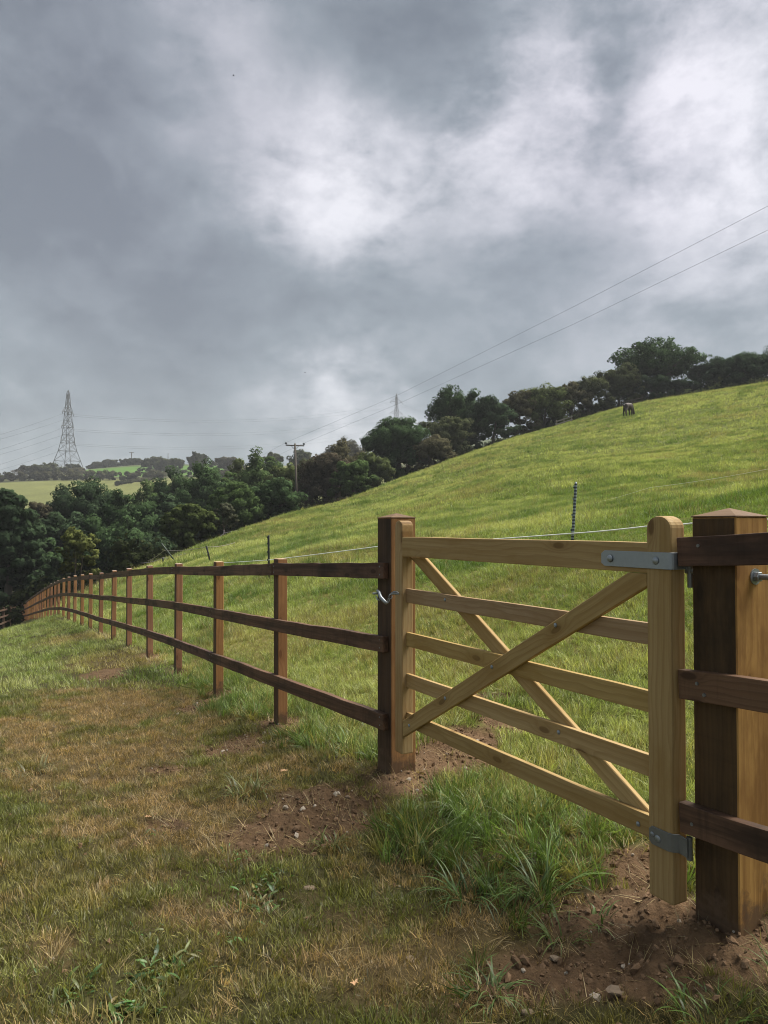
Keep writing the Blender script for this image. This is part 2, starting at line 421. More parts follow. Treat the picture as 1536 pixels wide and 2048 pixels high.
def striped_post():
    m, t, b, out = new_mat('speckled_black_white_plastic')
    oc = t.add('ShaderNodeTexCoord').outputs['Object']
    s = t.add('ShaderNodeSeparateXYZ'); t.l.new(oc, s.inputs[0])
    w = t.math('SINE', t.math('MULTIPLY', s.outputs[2], 150.0))
    f, _ = t.noise(oc, 45, 2, .5)
    k = t.map(t.math('ADD', w, t.math('MULTIPLY', f, 1.2)), .55, .75)
    t.put(b.inputs['Base Color'], t.mix(k, (.03, .035, .045, 1), (.22, .27, .29, 1))); b.inputs['Roughness'].default_value = .5
    return m
M['speckle'] = striped_post()

def foliage_mat(name, transl=.3, inst=False, rough=.6):
    """leaf or blade: colour from an attribute, part of the light passes through"""
    m, t, b, out = new_mat(name); t.n.remove(b)
    soft = None
    if name == 'tree_leaves': soft = t.vmath('NORMALIZE', t.add('ShaderNodeAttribute', attribute_name='soft', attribute_type='GEOMETRY').outputs['Vector'])
    if inst:
        c = t.add('ShaderNodeAttribute', attribute_name='tint', attribute_type='INSTANCER').outputs['Color']
    else:
        c = t.add('ShaderNodeObjectInfo').outputs['Color']
    v = t.add('ShaderNodeAttribute', attribute_name='vary', attribute_type='GEOMETRY').outputs['Fac']
    lo = t.mix(1.0, c, (.52, .52, .50, 1), 'MULTIPLY'); hi = t.mix(1.0, c, (1.58, 1.50, 1.42, 1), 'MULTIPLY')
    col = t.mix(v, lo, hi)
    d = t.add('ShaderNodeBsdfDiffuse'); t.put(d.inputs[0], col)
    if soft is not None: t.put(d.inputs['Normal'], soft)
    tr = t.add('ShaderNodeBsdfTranslucent'); t.put(tr.inputs[0], t.mix(1.0, col, (1.15, 1.2, .7, 1), 'MULTIPLY'))
    mx = t.add('ShaderNodeMixShader'); mx.inputs[0].default_value = transl
    t.l.new(d.outputs[0], mx.inputs[1]); t.l.new(tr.outputs[0], mx.inputs[2])
    g = t.add('ShaderNodeBsdfGlossy'); g.inputs['Roughness'].default_value = rough; g.inputs[0].default_value = (1, 1, 1, 1)
    mx2 = t.add('ShaderNodeMixShader'); mx2.inputs[0].default_value = .0 if soft is not None else .025
    t.l.new(mx.outputs[0], mx2.inputs[1]); t.l.new(g.outputs[0], mx2.inputs[2]); t.l.new(mx2.outputs[0], out.inputs[0])
    return m
M['blade'] = foliage_mat('grass_blades', .38, True, .45)
M['leaf'] = foliage_mat('tree_leaves', .10, False, .5)
M['weed'] = foliage_mat('weed_leaves', .25, False, .4)

def soil_crumb_mat():
    m, t, b, out = new_mat('soil_crumbs')
    c = t.add('ShaderNodeAttribute', attribute_name='tint', attribute_type='INSTANCER').outputs['Color']
    f, _ = t.noise(t.add('ShaderNodeTexCoord').outputs['Object'], 3, 3)
    t.put(b.inputs['Base Color'], t.mix(f, t.mix(1.0, c, (.6, .6, .6, 1), 'MULTIPLY'), t.mix(1.0, c, (1.3, 1.3, 1.3, 1), 'MULTIPLY')))
    b.inputs['Roughness'].default_value = .95; b.inputs['Specular IOR Level'].default_value = .15
    return m
M['crumb'] = soil_crumb_mat()

def ground_mat():
    m, t, b, out = new_mat('ground')
    P = t.add('ShaderNodeNewGeometry').outputs['Position']
    c = t.add('ShaderNodeAttribute', attribute_name='cover_colour', attribute_type='GEOMETRY').outputs['Color']
    s = t.add('ShaderNodeAttribute', attribute_name='soil', attribute_type='GEOMETRY').outputs['Fac']
    a, _ = t.noise(P, 60, 5, .7); a2, _ = t.noise(P, 9, 5, .65); a3, _ = t.noise(P, 1.1, 5, .65); a4, _ = t.noise(P, .09, 4, .6)
    k = t.math('ADD', t.math('MULTIPLY', t.math('SUBTRACT', a, .5), 1.1), t.math('ADD', t.math('SUBTRACT', a2, .5), t.math('ADD', t.math('SUBTRACT', a3, .5), t.math('SUBTRACT', a4, .5))))
    k = t.math('ADD', k, .5, clamp=True)
    col = t.mix(k, t.mix(1.0, c, (.55, .55, .55, 1), 'MULTIPLY'), t.mix(1.0, c, (1.4, 1.38, 1.3, 1), 'MULTIPLY'))
    t.put(b.inputs['Base Color'], col); b.inputs['Roughness'].default_value = .95; b.inputs['Specular IOR Level'].default_value = .1
    h1, _ = t.noise(P, 38, 6, .75); h2, _ = t.noise(P, 13, 3, .6); h = t.math('MULTIPLY_ADD', h2, 1.6, h1)
    bp = t.add('ShaderNodeBump'); bp.inputs['Strength'].default_value = .9; bp.inputs['Distance'].default_value = .022
    t.put(bp.inputs['Height'], h); t.l.new(bp.outputs[0], b.inputs['Normal'])
    return m
M['ground'] = ground_mat()

# ------------------------------------------------------------------ ground sheet
SOIL_C = np.array([.132, .084, .050])
def build_ground():
    th = np.radians(np.concatenate([np.arange(-180, -48, 4), np.arange(-48, 48, .24), np.arange(48, 180, 4)]))
    r = [.25]
    while r[-1] < 14: r.append(r[-1] * 1.0095)
    while r[-1] < 900: r.append(r[-1] * 1.024)
    r = np.array(r); nt, nr = len(th), len(r)
    X = np.outer(r, np.sin(th)); Y = np.outer(r, np.cos(th)); x, y = X.ravel(), Y.ravel()
    z = ground_z(x, y)
    v = np.c_[x, y, z]; v = np.vstack([v, [[0, 0, float(z[:nt].mean())]]])
    i, j = np.meshgrid(np.arange(nr - 1), np.arange(nt), indexing='ij'); j2 = (j + 1) % nt
    quads = np.stack([i * nt + j, (i + 1) * nt + j, (i + 1) * nt + j2, i * nt + j2], -1).reshape(-1, 4)[:, ::-1]
    jj = np.arange(nt); tris = np.c_[np.full(nt, nr * nt), (jj + 1) % nt, jj][:, ::-1]
    me = mesh_from('ground', v, quads, tris, True)
    x, y, z = v.T
    soil, dry, lush, up = cover(x, y, z)
    R = np.hypot(x, y)
    col = np.empty((len(x), 3)); col[:] = (.058, .054, .023)
    hill = sstep(.0, 1.2, up)[:, None]
    col = col * (1 - hill) + np.array([.105, .12, .03]) * hill
    n = fbm(x, y, .12, 4, 60)[:, None]
    col = col * (1 - hill * sstep(.5, .75, n)) + np.array([.16, .14, .045]) * hill * sstep(.5, .75, n)
    d = dry[:, None]; col = col * (1 - .75 * d) + np.array([.11, .078, .038]) * .75 * d
    # valley floor and undergrowth soil under the trees, then the far fields
    u = np.where(y > 1, x / np.maximum(y, 1), 9)
    val = (sstep(42, 60, R) * (u < -.24) + sstep(100, 125, R) * (u >= -.24) > .5)
    col[val] = (.05, .055, .025)
    far = R > 195
    col[far] = (.135, .145, .052)
    col[(R > 385) & (R < 425)] = (.06, .065, .03)
    col[(R > 412) & (u > -.415) & (u < -.2)] = (.075, .15, .03)
    col[(R > 500)] = (.07, .09, .035)
    s = soil[:, None]
    stint = .8 + .45 * fbm(x, y, 2.3, 3, 77)[:, None]
    col = col * (1 - s) + SOIL_C * stint * s
    vattr(me, 'soil', soil); vattr(me, 'cover_colour', np.c_[col, np.ones(len(x))], 'FLOAT_COLOR')
    o = link('ground', me, None, M['ground']); tag(o, 'sloping grass ground with worn path beside the fence', kind='structure')
build_ground()

# ------------------------------------------------------------------ solid wooden pieces
def box_mesh(name, L, W, H, bevel=.004, seg=1, wob=0.0, seed=0, x0=None):
    """prism along X (length L), W across Y, H along Z, centred; slightly uneven when wob > 0"""
    bm = bmesh.new(); bmesh.ops.create_cube(bm, size=1.0)
    bmesh.ops.scale(bm, vec=(L, W, H), verts=bm.verts)
    if bevel: bmesh.ops.bevel(bm, geom=list(bm.edges), offset=bevel, segments=2, profile=.6, affect='EDGES')
    if seg > 1:
        for i in range(1, seg):
            xc = -L / 2 + L * i / seg
            bmesh.ops.bisect_plane(bm, geom=bm.verts[:] + bm.edges[:] + bm.faces[:], plane_co=(xc, 0, 0), plane_no=(1, 0, 0))
    if wob:
        rr = random.Random(seed); a = [rr.uniform(-1, 1) for _ in range(seg + 3)]; c = [rr.uniform(-1, 1) for _ in range(seg + 3)]
        for v in bm.verts:
            k = (v.co.x / L + .5) * seg; i = int(max(0, min(seg, math.floor(k)))); f = k - i
            v.co.z += wob * (a[i] * (1 - f) + a[i + 1] * f) * (1.3 if v.co.z > 0 else .7); v.co.y += wob * .8 * (c[i] * (1 - f) + c[i + 1] * f)
    me = bpy.data.meshes.new(name); bm.to_mesh(me); bm.free()
    return me

def post_mesh(name, a, b, h, cap=0.0, bevel=.004, mats=3):
    """upright post: grain (local X) runs up; local Y across the fence, local Z along it. The object is stood up by rotation.
    faces towards -Y take material 1, the top takes material 2"""
    bm = bmesh.new()
    pts = [(-b / 2, -a / 2), (b / 2, -a / 2), (b / 2, a / 2), (-b / 2, a / 2)]
    lo = [bm.verts.new((0, p[0], p[1])) for p in pts]; hi = [bm.verts.new((h, p[0], p[1])) for p in pts]
    for i in range(4):
        bm.faces.new((lo[i], lo[(i + 1) % 4], hi[(i + 1) % 4], hi[i]))
    bm.faces.new(lo[::-1])
    if cap > 0:
        ap = bm.verts.new((h + cap, 0, 0))
        for i in range(4): bm.faces.new((hi[i], hi[(i + 1) % 4], ap))
    else: bm.faces.new(hi)
    bmesh.ops.recalc_face_normals(bm, faces=bm.faces)
    if bevel: bmesh.ops.bevel(bm, geom=[e for e in bm.edges], offset=bevel, segments=1, affect='EDGES')
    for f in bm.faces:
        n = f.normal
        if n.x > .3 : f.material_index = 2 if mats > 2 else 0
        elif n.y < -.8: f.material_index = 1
    me = bpy.data.meshes.new(name); bm.to_mesh(me); bm.free()
    return me

def set_world(o, m):
    """place a part by a world matrix (its thing is only moved and turned about Z)"""
    p = o.parent
    if p is None: o.matrix_basis = m; return
    pm = Matrix.Translation(p.location) @ Matrix.Rotation(p.rotation_euler.z, 4, 'Z')
    o.matrix_basis = pm.inverted() @ m

def stand(o, x, y, z, rz, lean=(0, 0)):
    """stand a piece whose length is local X upright; its local Y points uphill, local Z along the fence"""
    # columns: local X -> up, local Y -> uphill, local Z -> along
    up = Vector((lean[0], lean[1], 1)).normalized()
    c, s = math.cos(rz), math.sin(rz)
    along = Vector((c, s, 0)); upl = Vector((-s, c, 0))
    along = (along - up * along.dot(up)).normalized(); upl = up.cross(along)
    m = Matrix((up, upl, up.cross(upl))).transposed().to_4x4(); m.translation = Vector((x, y, z))
    set_world(o, m)
    return o

def tube_mesh(name, pts, rad, sides=8, caps=True):
    pts = [Vector(p) for p in pts]; n = len(pts)
    rad = rad if hasattr(rad, '__len__') else [rad] * n
    V, Q = [], []
    ref = Vector((0, 0, 1))
    d0 = (pts[1] - pts[0]).normalized()
    if abs(d0.dot(ref)) > .95: ref = Vector((1, 0, 0))
    for i, p in enumerate(pts):
        d = (pts[min(i + 1, n - 1)] - pts[max(i - 1, 0)]).normalized()
        a = d.cross(ref).normalized(); b = d.cross(a).normalized()
        for k in range(sides):
            t = 2 * math.pi * k / sides
            V.append(p + (a * math.cos(t) + b * math.sin(t)) * rad[i])
    for i in range(n - 1):
        for k in range(sides):
            k2 = (k + 1) % sides; Q.append((i * sides + k, i * sides + k2, (i + 1) * sides + k2, (i + 1) * sides + k))
    T = []
    if caps:
        V += [pts[0], pts[-1]]; c0, c1 = len(V) - 2, len(V) - 1
        for k in range(sides):
            k2 = (k + 1) % sides; T.append((c0, k2, k)); T.append((c1, (n - 1) * sides + k, (n - 1) * sides + k2))
    return mesh_from(name, [tuple(v) for v in V], Q, T, True)

FANG = math.atan2(-.884, .468)         # rotation whose local X runs along the fence towards the camera
GANG = math.atan2(GDIR[1], GDIR[0])

# ------------------------------------------------------------------ post-and-rail fence running away to the left
RAIL_T, RAIL_H = .038, .092
def nail_mesh():
    bm = bmesh.new(); bmesh.ops.create_cone(bm, cap_ends=True, segments=8, radius1=.0055, radius2=.0045, depth=.004)
    me = bpy.data.meshes.new('nail'); bm.to_mesh(me); bm.free(); me.materials.append(M['galv_dull']); return me
NAIL = nail_mesh()
def add_nail(rail, x, z, y):
    n = link('nail', NAIL, rail); n.location = (x, y, z); n.rotation_euler = (math.radians(90), 0, 0); return n

g1_far = Vector((-.039, 4.40, 0)); W1 = .165
def corner_to_centre(c, w): return Vector((c.x + (GDIR[0] + UPH[0]) * w / 2, c.y + (GDIR[1] + UPH[1]) * w / 2, 0))
g1c = corner_to_centre(g1_far, W1)

def build_fence():
    root = empty('post_and_rail_fence', (post_x(post_y[0]), post_y[0], post_foot[0]))
    tag(root, 'long brown three rail timber fence running down the path to the valley trees', 'fence')
    bpy.context.view_layer.update()
    inv = Matrix.Translation(root.location).inverted()
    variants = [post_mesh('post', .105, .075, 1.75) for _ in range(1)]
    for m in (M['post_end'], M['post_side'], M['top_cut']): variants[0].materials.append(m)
    rr = random.Random(3)
    for k, Y in enumerate(post_y):
        # centre so that the rail side of every post lies on the fence line
        cx, cy = post_x(Y) , Y
        o = link('post', variants[0], root)
        stand(o, cx, cy, post_top[k] - 1.75, FANG, (rr.uniform(-.008, .008), rr.uniform(-.006, .006)))
    # rail ends: gate post first, then each post
    off = -(.075 / 2 + RAIL_T / 2 + .001)
    U = Vector((.884, .468, 0))
    nodes = [[], [], []]
    g_edge = Vector((g1_far.x + GDIR[0] * .135 - UPH[0] * RAIL_T / 2, g1_far.y + GDIR[1] * .135 - UPH[1] * RAIL_T / 2, 0))
    for r, zc in enumerate((-.250, -.672, -1.118)):
        nodes[r].append(Vector((g_edge.x, g_edge.y, CAM_Z + zc)))
    for k, Y in enumerate(post_y):
        for r, d in enumerate((.040, .460, .892)):
            nodes[r].append(Vector((post_x(Y) + U.x * off, Y + U.y * off, post_top[k] - d - RAIL_H / 2 + rr.uniform(-.006, .006))))
    for r in range(3):
        i = 0; first = (1, 2, 2)[r]
        while i < len(nodes[r]) - 1:
            j = min(i + (first if i == 0 else 2), len(nodes[r]) - 1)
            # one sawn board bent gently over its posts
            seq = nodes[r][i:j + 1]
            a, b = seq[0], seq[-1]
            d = (b - a).normalized(); L = (b - a).length - .005
            me = box_mesh('rail', L, RAIL_T, RAIL_H, .0035, 14 if i < 8 else 4, .0028 if i < 8 else .001, seed=r * 100 + i)
            me.materials.append(M['rail'])
            o = link('rail', me, root)
            mid = (a + b) / 2
            if len(seq) == 3:
                sag = seq[1] - mid
                for v in me.vertices:
                    f = 1 - abs(v.co.x) / (L / 2); f = f * (2 - f) * .5 + f * .5
                    v.co.z += sag.z * f; v.co.y += sag.dot(U) * f
            X = -d; Yv = (U - X * U.dot(X)).normalized(); Z = X.cross(Yv)
            m = Matrix((X, Yv, Z)).transposed().to_4x4(); m.translation = mid
            set_world(o, m)
            if i < 5:
                for e in (-1, 1):
                    for zz in (-.022, .024): add_nail(o, e * (L / 2 - .035), zz, -RAIL_T / 2 - .001)
            i = j
    return root
build_fence()

# ------------------------------------------------------------------ gate posts
def gate_post(label, corner, w, ztop, cap):
    c = corner_to_centre(corner, w)
    zf = gz(c.x, c.y)
    root = empty('gate_post', (c.x, c.y, zf), GANG)
    tag(root, label, 'gate post')
    h = ztop - zf + .35
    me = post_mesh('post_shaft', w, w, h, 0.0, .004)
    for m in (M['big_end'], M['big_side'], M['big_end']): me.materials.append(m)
    sh = link('post_shaft', me, root); sh.rotation_euler = (0, -math.pi / 2, 0)
    # local: X up. rotate so X->Z ; Z->-X
    sh.rotation_euler = Euler((0, 0, 0)); 
    sh.matrix_basis = Matrix(((0, 0, -1, 0), (0, 1, 0, 0), (1, 0, 0, -.35), (0, 0, 0, 1)))
    bm = bmesh.new(); e = w / 2 + .0015
    lo = [bm.verts.new(p) for p in ((-e, -e, 0), (e, -e, 0), (e, e, 0), (-e, e, 0))]; mi = [bm.verts.new((v.co.x, v.co.y, .004)) for v in lo]
    ap = bm.verts.new((0, 0, cap)); bm.faces.new(lo[::-1])
    for i in range(4):
        bm.faces.new((lo[i], lo[(i + 1) % 4], mi[(i + 1) % 4], mi[i])); bm.faces.new((mi[i], mi[(i + 1) % 4], ap))
    cm = bpy.data.meshes.new('weathered_cap'); bm.to_mesh(cm); bm.free(); cm.materials.append(M['big_end'])
    co = link('post_cap', cm, root); co.location = (0, 0, ztop - zf)
    return root, c, zf
gp1, g1c, g1z = gate_post('brown square gate post on the latch side with fence rails nailed to it', g1_far, W1, CAM_Z + .055, .030)
g2_far = Vector((1.04, 2.50, 0)); W2 = .165
gp2, g2c, g2z = gate_post('large square gate post with dark side carrying the gate hinges and threaded bolt', g2_far, W2, CAM_Z + .034, .031)

# threaded hinge bolt with nut and washer through the hinge post
def cyl(name, r, d, seg=16, r2=None, bevel=0.0):
    bm = bmesh.new(); bmesh.ops.create_cone(bm, cap_ends=True, segments=seg, radius1=r, radius2=r if r2 is None else r2, depth=d)
    if bevel: bmesh.ops.bevel(bm, geom=list(bm.edges), offset=bevel, segments=1, affect='EDGES')
    me = bpy.data.meshes.new(name); bm.to_mesh(me); bm.free(); return me
def hinge_bolt():
    # pixel (1505,1153) on the end face
    zc = CAM_Z - (1153 - 1055) / F * 2.40 - g2z
    bolt = link('threaded_bolt', cyl('threaded_bolt', .0095, .42, 16), gp2, M['galv'])
    bolt.rotation_euler = (0, math.radians(90), 0); bolt.location = (.055, .0, zc)
    yy = .011
    bolt.location.y = yy
    w = link('washer', cyl('washer', .026, .004, 24), bolt, M['galv']); w.location = (0, 0, W2 / 2 + .0025 - .055)
    n = link('nut', cyl('nut', .017, .016, 6, None, .0015), bolt, M['galv']); n.location = (0, 0, W2 / 2 + .0125 - .055)
    return bolt
hinge_bolt()

# ------------------------------------------------------------------ rails continuing past the hinge post
def right_fence():
    s0 = Vector((.985, 2.497, 0))
    s0 = Vector((g2_far.x - GDIR[0] * .028 - UPH[0] * (RAIL_T / 2 + .001), g2_far.y - GDIR[1] * .028 - UPH[1] * (RAIL_T / 2 + .001), 0))
    root = empty('post_and_rail_fence', (s0.x, s0.y, g2z), 0)
    tag(root, 'short run of dark brown rails fixed across the hinge post at the picture edge', 'fence')
    inv = Matrix.Translation(root.location).inverted()
    L = 1.95; slope = .06
    X = Vector((GDIR[0], GDIR[1], slope)).normalized(); Yv = Vector((UPH[0], UPH[1], 0)); Z = X.cross(Yv)
    for r, zc in enumerate((-.083, -.527, -.974)):
        me = box_mesh('rail', L, RAIL_T, .098, .0035, 10, .002, seed=50 + r); me.materials.append(M['rail'])
        o = link('rail', me, root)
        m = Matrix((X, Yv, Z)).transposed().to_4x4(); m.translation = s0 + X * (L / 2) + Vector((0, 0, CAM_Z + zc)); set_world(o, m)
        for (dx, dz) in (((.085, .018),) if r == 0 else ((.075, .01), (.10, -.024)) if r == 1 else ((.05, -.008),)):
            nn = add_nail(o, -L / 2 + dx, dz, -RAIL_T / 2 - .001); nn.scale = (1.2, 1.2, 1.5)
    pe = s0 + X * (L - .06)
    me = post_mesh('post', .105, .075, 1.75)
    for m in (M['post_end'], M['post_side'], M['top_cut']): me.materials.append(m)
    o = link('post', me, root)
    stand(o, pe.x + UPH[0] * (.0375 + RAIL_T / 2 + .002), pe.y + UPH[1] * (.0375 + RAIL_T / 2 + .002), CAM_Z + .13 - 1.75, GANG)
right_fence()

# ------------------------------------------------------------------ the gate
GL = 1.784                                 # latch stile centre to hinge stile centre
latch = Vector((.112, 4.13, 0))
def prism_xz(name, outline, y0, y1, bevel=.004, segs=2):
    """outline in the gate plane (x,z), extruded from y0 to y1"""
    bm = bmesh.new()
    a = [bm.verts.new((x, y0, z)) for x, z in outline]; b = [bm.verts.new((x, y1, z)) for x, z in outline]
    bm.faces.new(a); bm.faces.new(b[::-1]); n = len(a)
    for i in range(n): bm.faces.new((a[i], b[i], b[(i + 1) % n], a[(i + 1) % n]))
    bmesh.ops.recalc_face_normals(bm, faces=bm.faces)
    if bevel:
        sharp = [e for e in bm.edges if e.calc_face_angle(0) > math.radians(35)]
        bmesh.ops.bevel(bm, geom=sharp, offset=bevel, segments=segs, profile=.6, affect='EDGES')
    me = bpy.data.meshes.new(name); bm.to_mesh(me); bm.free(); return me

def upright(me, x, z):
    """turn a mesh drawn upright (z up) so that its local X is the grain; returns matrix to stand it again"""
    R = Matrix(((0, 0, 1, 0), (0, 1, 0, 0), (-1, 0, 0, 0), (0, 0, 0, 1)))
    me.transform(R); return Matrix.Translation((x, 0, z)) @ R.inverted()

def coach_bolt_mesh():
    bm = bmesh.new()
    bmesh.ops.create_uvsphere(bm, u_segments=12, v_segments=6, radius=.0095)
    for v in bm.verts: v.co.z = max(v.co.z, 0) * .55
    me = bpy.data.meshes.new('bolt'); bm.to_mesh(me); bm.free(); me.materials.append(M['galv'])
    for p in me.polygons: p.use_smooth = True
    return me
BOLT = coach_bolt_mesh()

def build_gate():
    zb = gz(latch.x + GDIR[0] * GL / 2, latch.y + GDIR[1] * GL / 2)
    root = empty('field_gate', (latch.x, latch.y, zb), GANG)
    tag(root, 'pale new timber five bar gate with crossed braces between two brown posts', 'gate')
    Z0 = CAM_Z - zb
    def stile(x, w, ztop, zbot, chamfer):
        h = ztop - zbot; r = w / 2; ol = [(-r, 0), (r, 0), (r, h - r * .82)]
        for k in range(1, 12):
            t = math.pi * k / 12; ol.append((r * math.cos(t), h - r * .82 + r * .82 * math.sin(t)))
        ol.append((-r, h - r * .82))
        me = prism_xz('stile', ol, -.036, .036, chamfer, 2); me.materials.append(M['gate'])
        o = link('stile', me, root); o.matrix_basis = upright(me, x, Z0 + zbot); return o
    stile(0, .078, .038, -1.245, .006)
    stile(GL, .103, .040, -1.272, .008)
    x0, x1 = .039, GL - .0515
    def rail(zt, h, ya, yb, seed, bev=.004):
        L = x1 - x0 + .02
        me = box_mesh('rail', L, yb - ya, h, bev, 8, .0008, seed); me.materials.append(M['gate'])
        o = link('rail', me, root); o.location = ((x0 + x1) / 2, (ya + yb) / 2, Z0 + zt - h / 2); return o
    r1 = rail(-.052, .108, -.034, .018, 1, .005)
    for i, zt in enumerate((-.338, -.577, -.803, -1.016)): rail(zt, .077, -.010, .013, 2 + i)
    def brace(xa, za, xb, zb_, w, ya, yb, seed, cut):
        d = Vector((xb - xa, 0, zb_ - za)); L = d.length; ang = math.atan2(d.z, d.x)
        # ends cut plumb against the stiles / level under the top rail
        hw = w / 2; t = math.tan(ang)
        def vert_cut(x):          # line x=const in gate coords -> local offsets along the brace for +-hw
            return [(x - xa) / math.cos(ang) + s * hw * math.tan(ang) for s in (-1, 1)]
        a = vert_cut(xa); b = vert_cut(xb)
        ol = [(a[0], -hw), (b[0], -hw)]
        if cut:                     # clip the top corner level with the underside of the top rail
            zc = cut; 
            xe = ((zc - za) - hw * math.cos(ang)) / math.sin(ang)
            # on +hw edge point where z = zc
            xt = xe
            # on vertical end where z = zc
            if ang > 0:
                lend = [( (xb - xa) ), zc - za]
                lx = lend[0] * math.cos(ang) + lend[1] * math.sin(ang); lz = -lend[0] * math.sin(ang) + lend[1] * math.cos(ang)
                ol += [(lx, lz), (xt, hw), (a[1], hw)]
            else:
                lend = [0.0, zc - za]
                lx = lend[0] * math.cos(ang) + lend[1] * math.sin(ang); lz = -lend[0] * math.sin(ang) + lend[1] * math.cos(ang)
                ol += [(b[1], hw), (xt, hw), (lx, lz)]
        else: ol += [(b[1], hw), (a[1], hw)]
        me = prism_xz('brace', ol, ya, yb, .003, 1); me.materials.append(M['gate'])
        o = link('brace', me, root); o.location = (xa, 0, Z0 + za); o.rotation_euler = (0, -ang, 0); return o
    brace(x0 + .001, -1.105, x1 - .001, -.160, .080, -.0345, -.0105, 1, -.162)
    brace(x0 + .001, -.120, x1 - .001, -1.075, .076, .0135, .0355, 2, -.162)
    # coach bolts where braces cross the bars
    def bolt(px, py, y):
        u = (px - 768) / F
        s = (u * latch.y - latch.x) / (GDIR[0] - u * GDIR[1]); Yd = latch.y + GDIR[1] * s
        z = -(py - 1055) / F * (Yd - .02)
        o = link('bolt', BOLT, root); o.location = (s, y, Z0 + z); o.rotation_euler = (math.radians(90), 0, 0); return o
    for px, py, y in ((893, 1200, -.010), (1123, 1250, -.0345), (995, 1333, -.0345), (901, 1395, -.0345), (829, 1449, -.0345), (1119, 1464, -.010), (1276, 1646, -.010)): bolt(px, py, y - .0005)
    # top hinge band: flat bar along the top bar, across the stile and round towards the post
    zc = Z0 - (1120 - 1055) / F * 2.60
    hb = .058
    def strap(path, h, t, name, mat):
        bm = bmesh.new(); n = len(path); ring = []
        for i, (x, y) in enumerate(path):
            p0 = Vector(path[max(i - 1, 0)]); p1 = Vector(path[min(i + 1, n - 1)]); d = (p1 - p0).normalized(); nn = Vector((d.y, -d.x))
            hh = h / 2 * (.62 if i == 0 else 1)
            a = Vector((x, y)); b = a + nn * t
            ring.append([bm.verts.new((a.x, a.y, -hh)), bm.verts.new((b.x, b.y, -hh)), bm.verts.new((b.x, b.y, hh)), bm.verts.new((a.x, a.y, hh))])
        for i in range(n - 1):
            for k in range(4): bm.faces.new((ring[i][k], ring[i][(k + 1) % 4], ring[i + 1][(k + 1) % 4], ring[i + 1][k]))
        bm.faces.new(ring[0][::-1]); bm.faces.new(ring[-1]); bmesh.ops.recalc_face_normals(bm, faces=bm.faces)
        bmesh.ops.bevel(bm, geom=[e for e in bm.edges if e.calc_face_angle(0) > 1.0], offset=.0012, segments=1, affect='EDGES')
        me = bpy.data.meshes.new(name); bm.to_mesh(me); bm.free(); me.materials.append(mat)
        return link(name, me, root)
    e = GL + .0515
    path = [(GL - .262, -.0345), (GL - .245, -.0345), (GL - .06, -.0365), (e - .012, -.0368)] + [(e - .008 + .012 * math.sin(t), -.0368 + .014 * (1 - math.cos(t))) for t in (.4, .8, 1.2)] + [(e + .004, -.018), (e + .004, .05)]
    s = strap(path, hb, .006, 'hinge_strap', M['galv']); s.location = (0, 0, zc); s['label'] = 'long flat galvanised hinge band on the top bar'
    for x in (GL - .215, GL - .005):
        b = link('bolt_head', BOLT, s); b.location = (x, -.0425, 0); b.rotation_euler = (math.radians(90), 0, 0); b.scale = (1.5, 1.5, 1.6)
    pin = link('hinge_pin', cyl('hinge_pin', .010, .12, 14), s, M['galv_dull']); pin.location = (e + .022, .035, -.03)
    arm = link('hook_arm', cyl('hook_arm', .009, .10, 14), s, M['galv_dull']); arm.location = (e + .055, .035, -.035); arm.rotation_euler = (0, math.radians(90), 0)
    # lower hinge bracket: bent plate with a slot, bolted to the foot of the stile
    zc2 = Z0 - (1683 - 1055) / F * 2.50
    path = [(GL - .045, -.0372), (GL - .032, -.0372), (GL + .02, -.038)] + [(e - .025 + .028 * math.sin(t), -.039 + .02 * (1 - math.cos(t)) * .9) for t in (.3, .7, 1.1)] + [(e + .012, -.018), (e + .03, -.020), (e + .052, -.026)]
    s2 = strap(path, .062, .005, 'hinge_bracket', M['galv_dull']); s2.location = (0, 0, zc2); s2['label'] = 'small bent hinge bracket at the foot of the gate'
    for x, sc in ((GL - .030, .9), (GL - .006, 1.35)):
        b = link('bolt_head', BOLT, s2); b.location = (x, -.0425, 0.004 if sc < 1 else -.004); b.rotation_euler = (math.radians(90), 0, 0); b.scale = (sc, sc, .7)
    pin2 = link('hinge_pin', cyl('hinge_pin', .010, .075, 14), s2, M['galv_dull']); pin2.location = (e + .045, -.010, -.005)
build_gate()

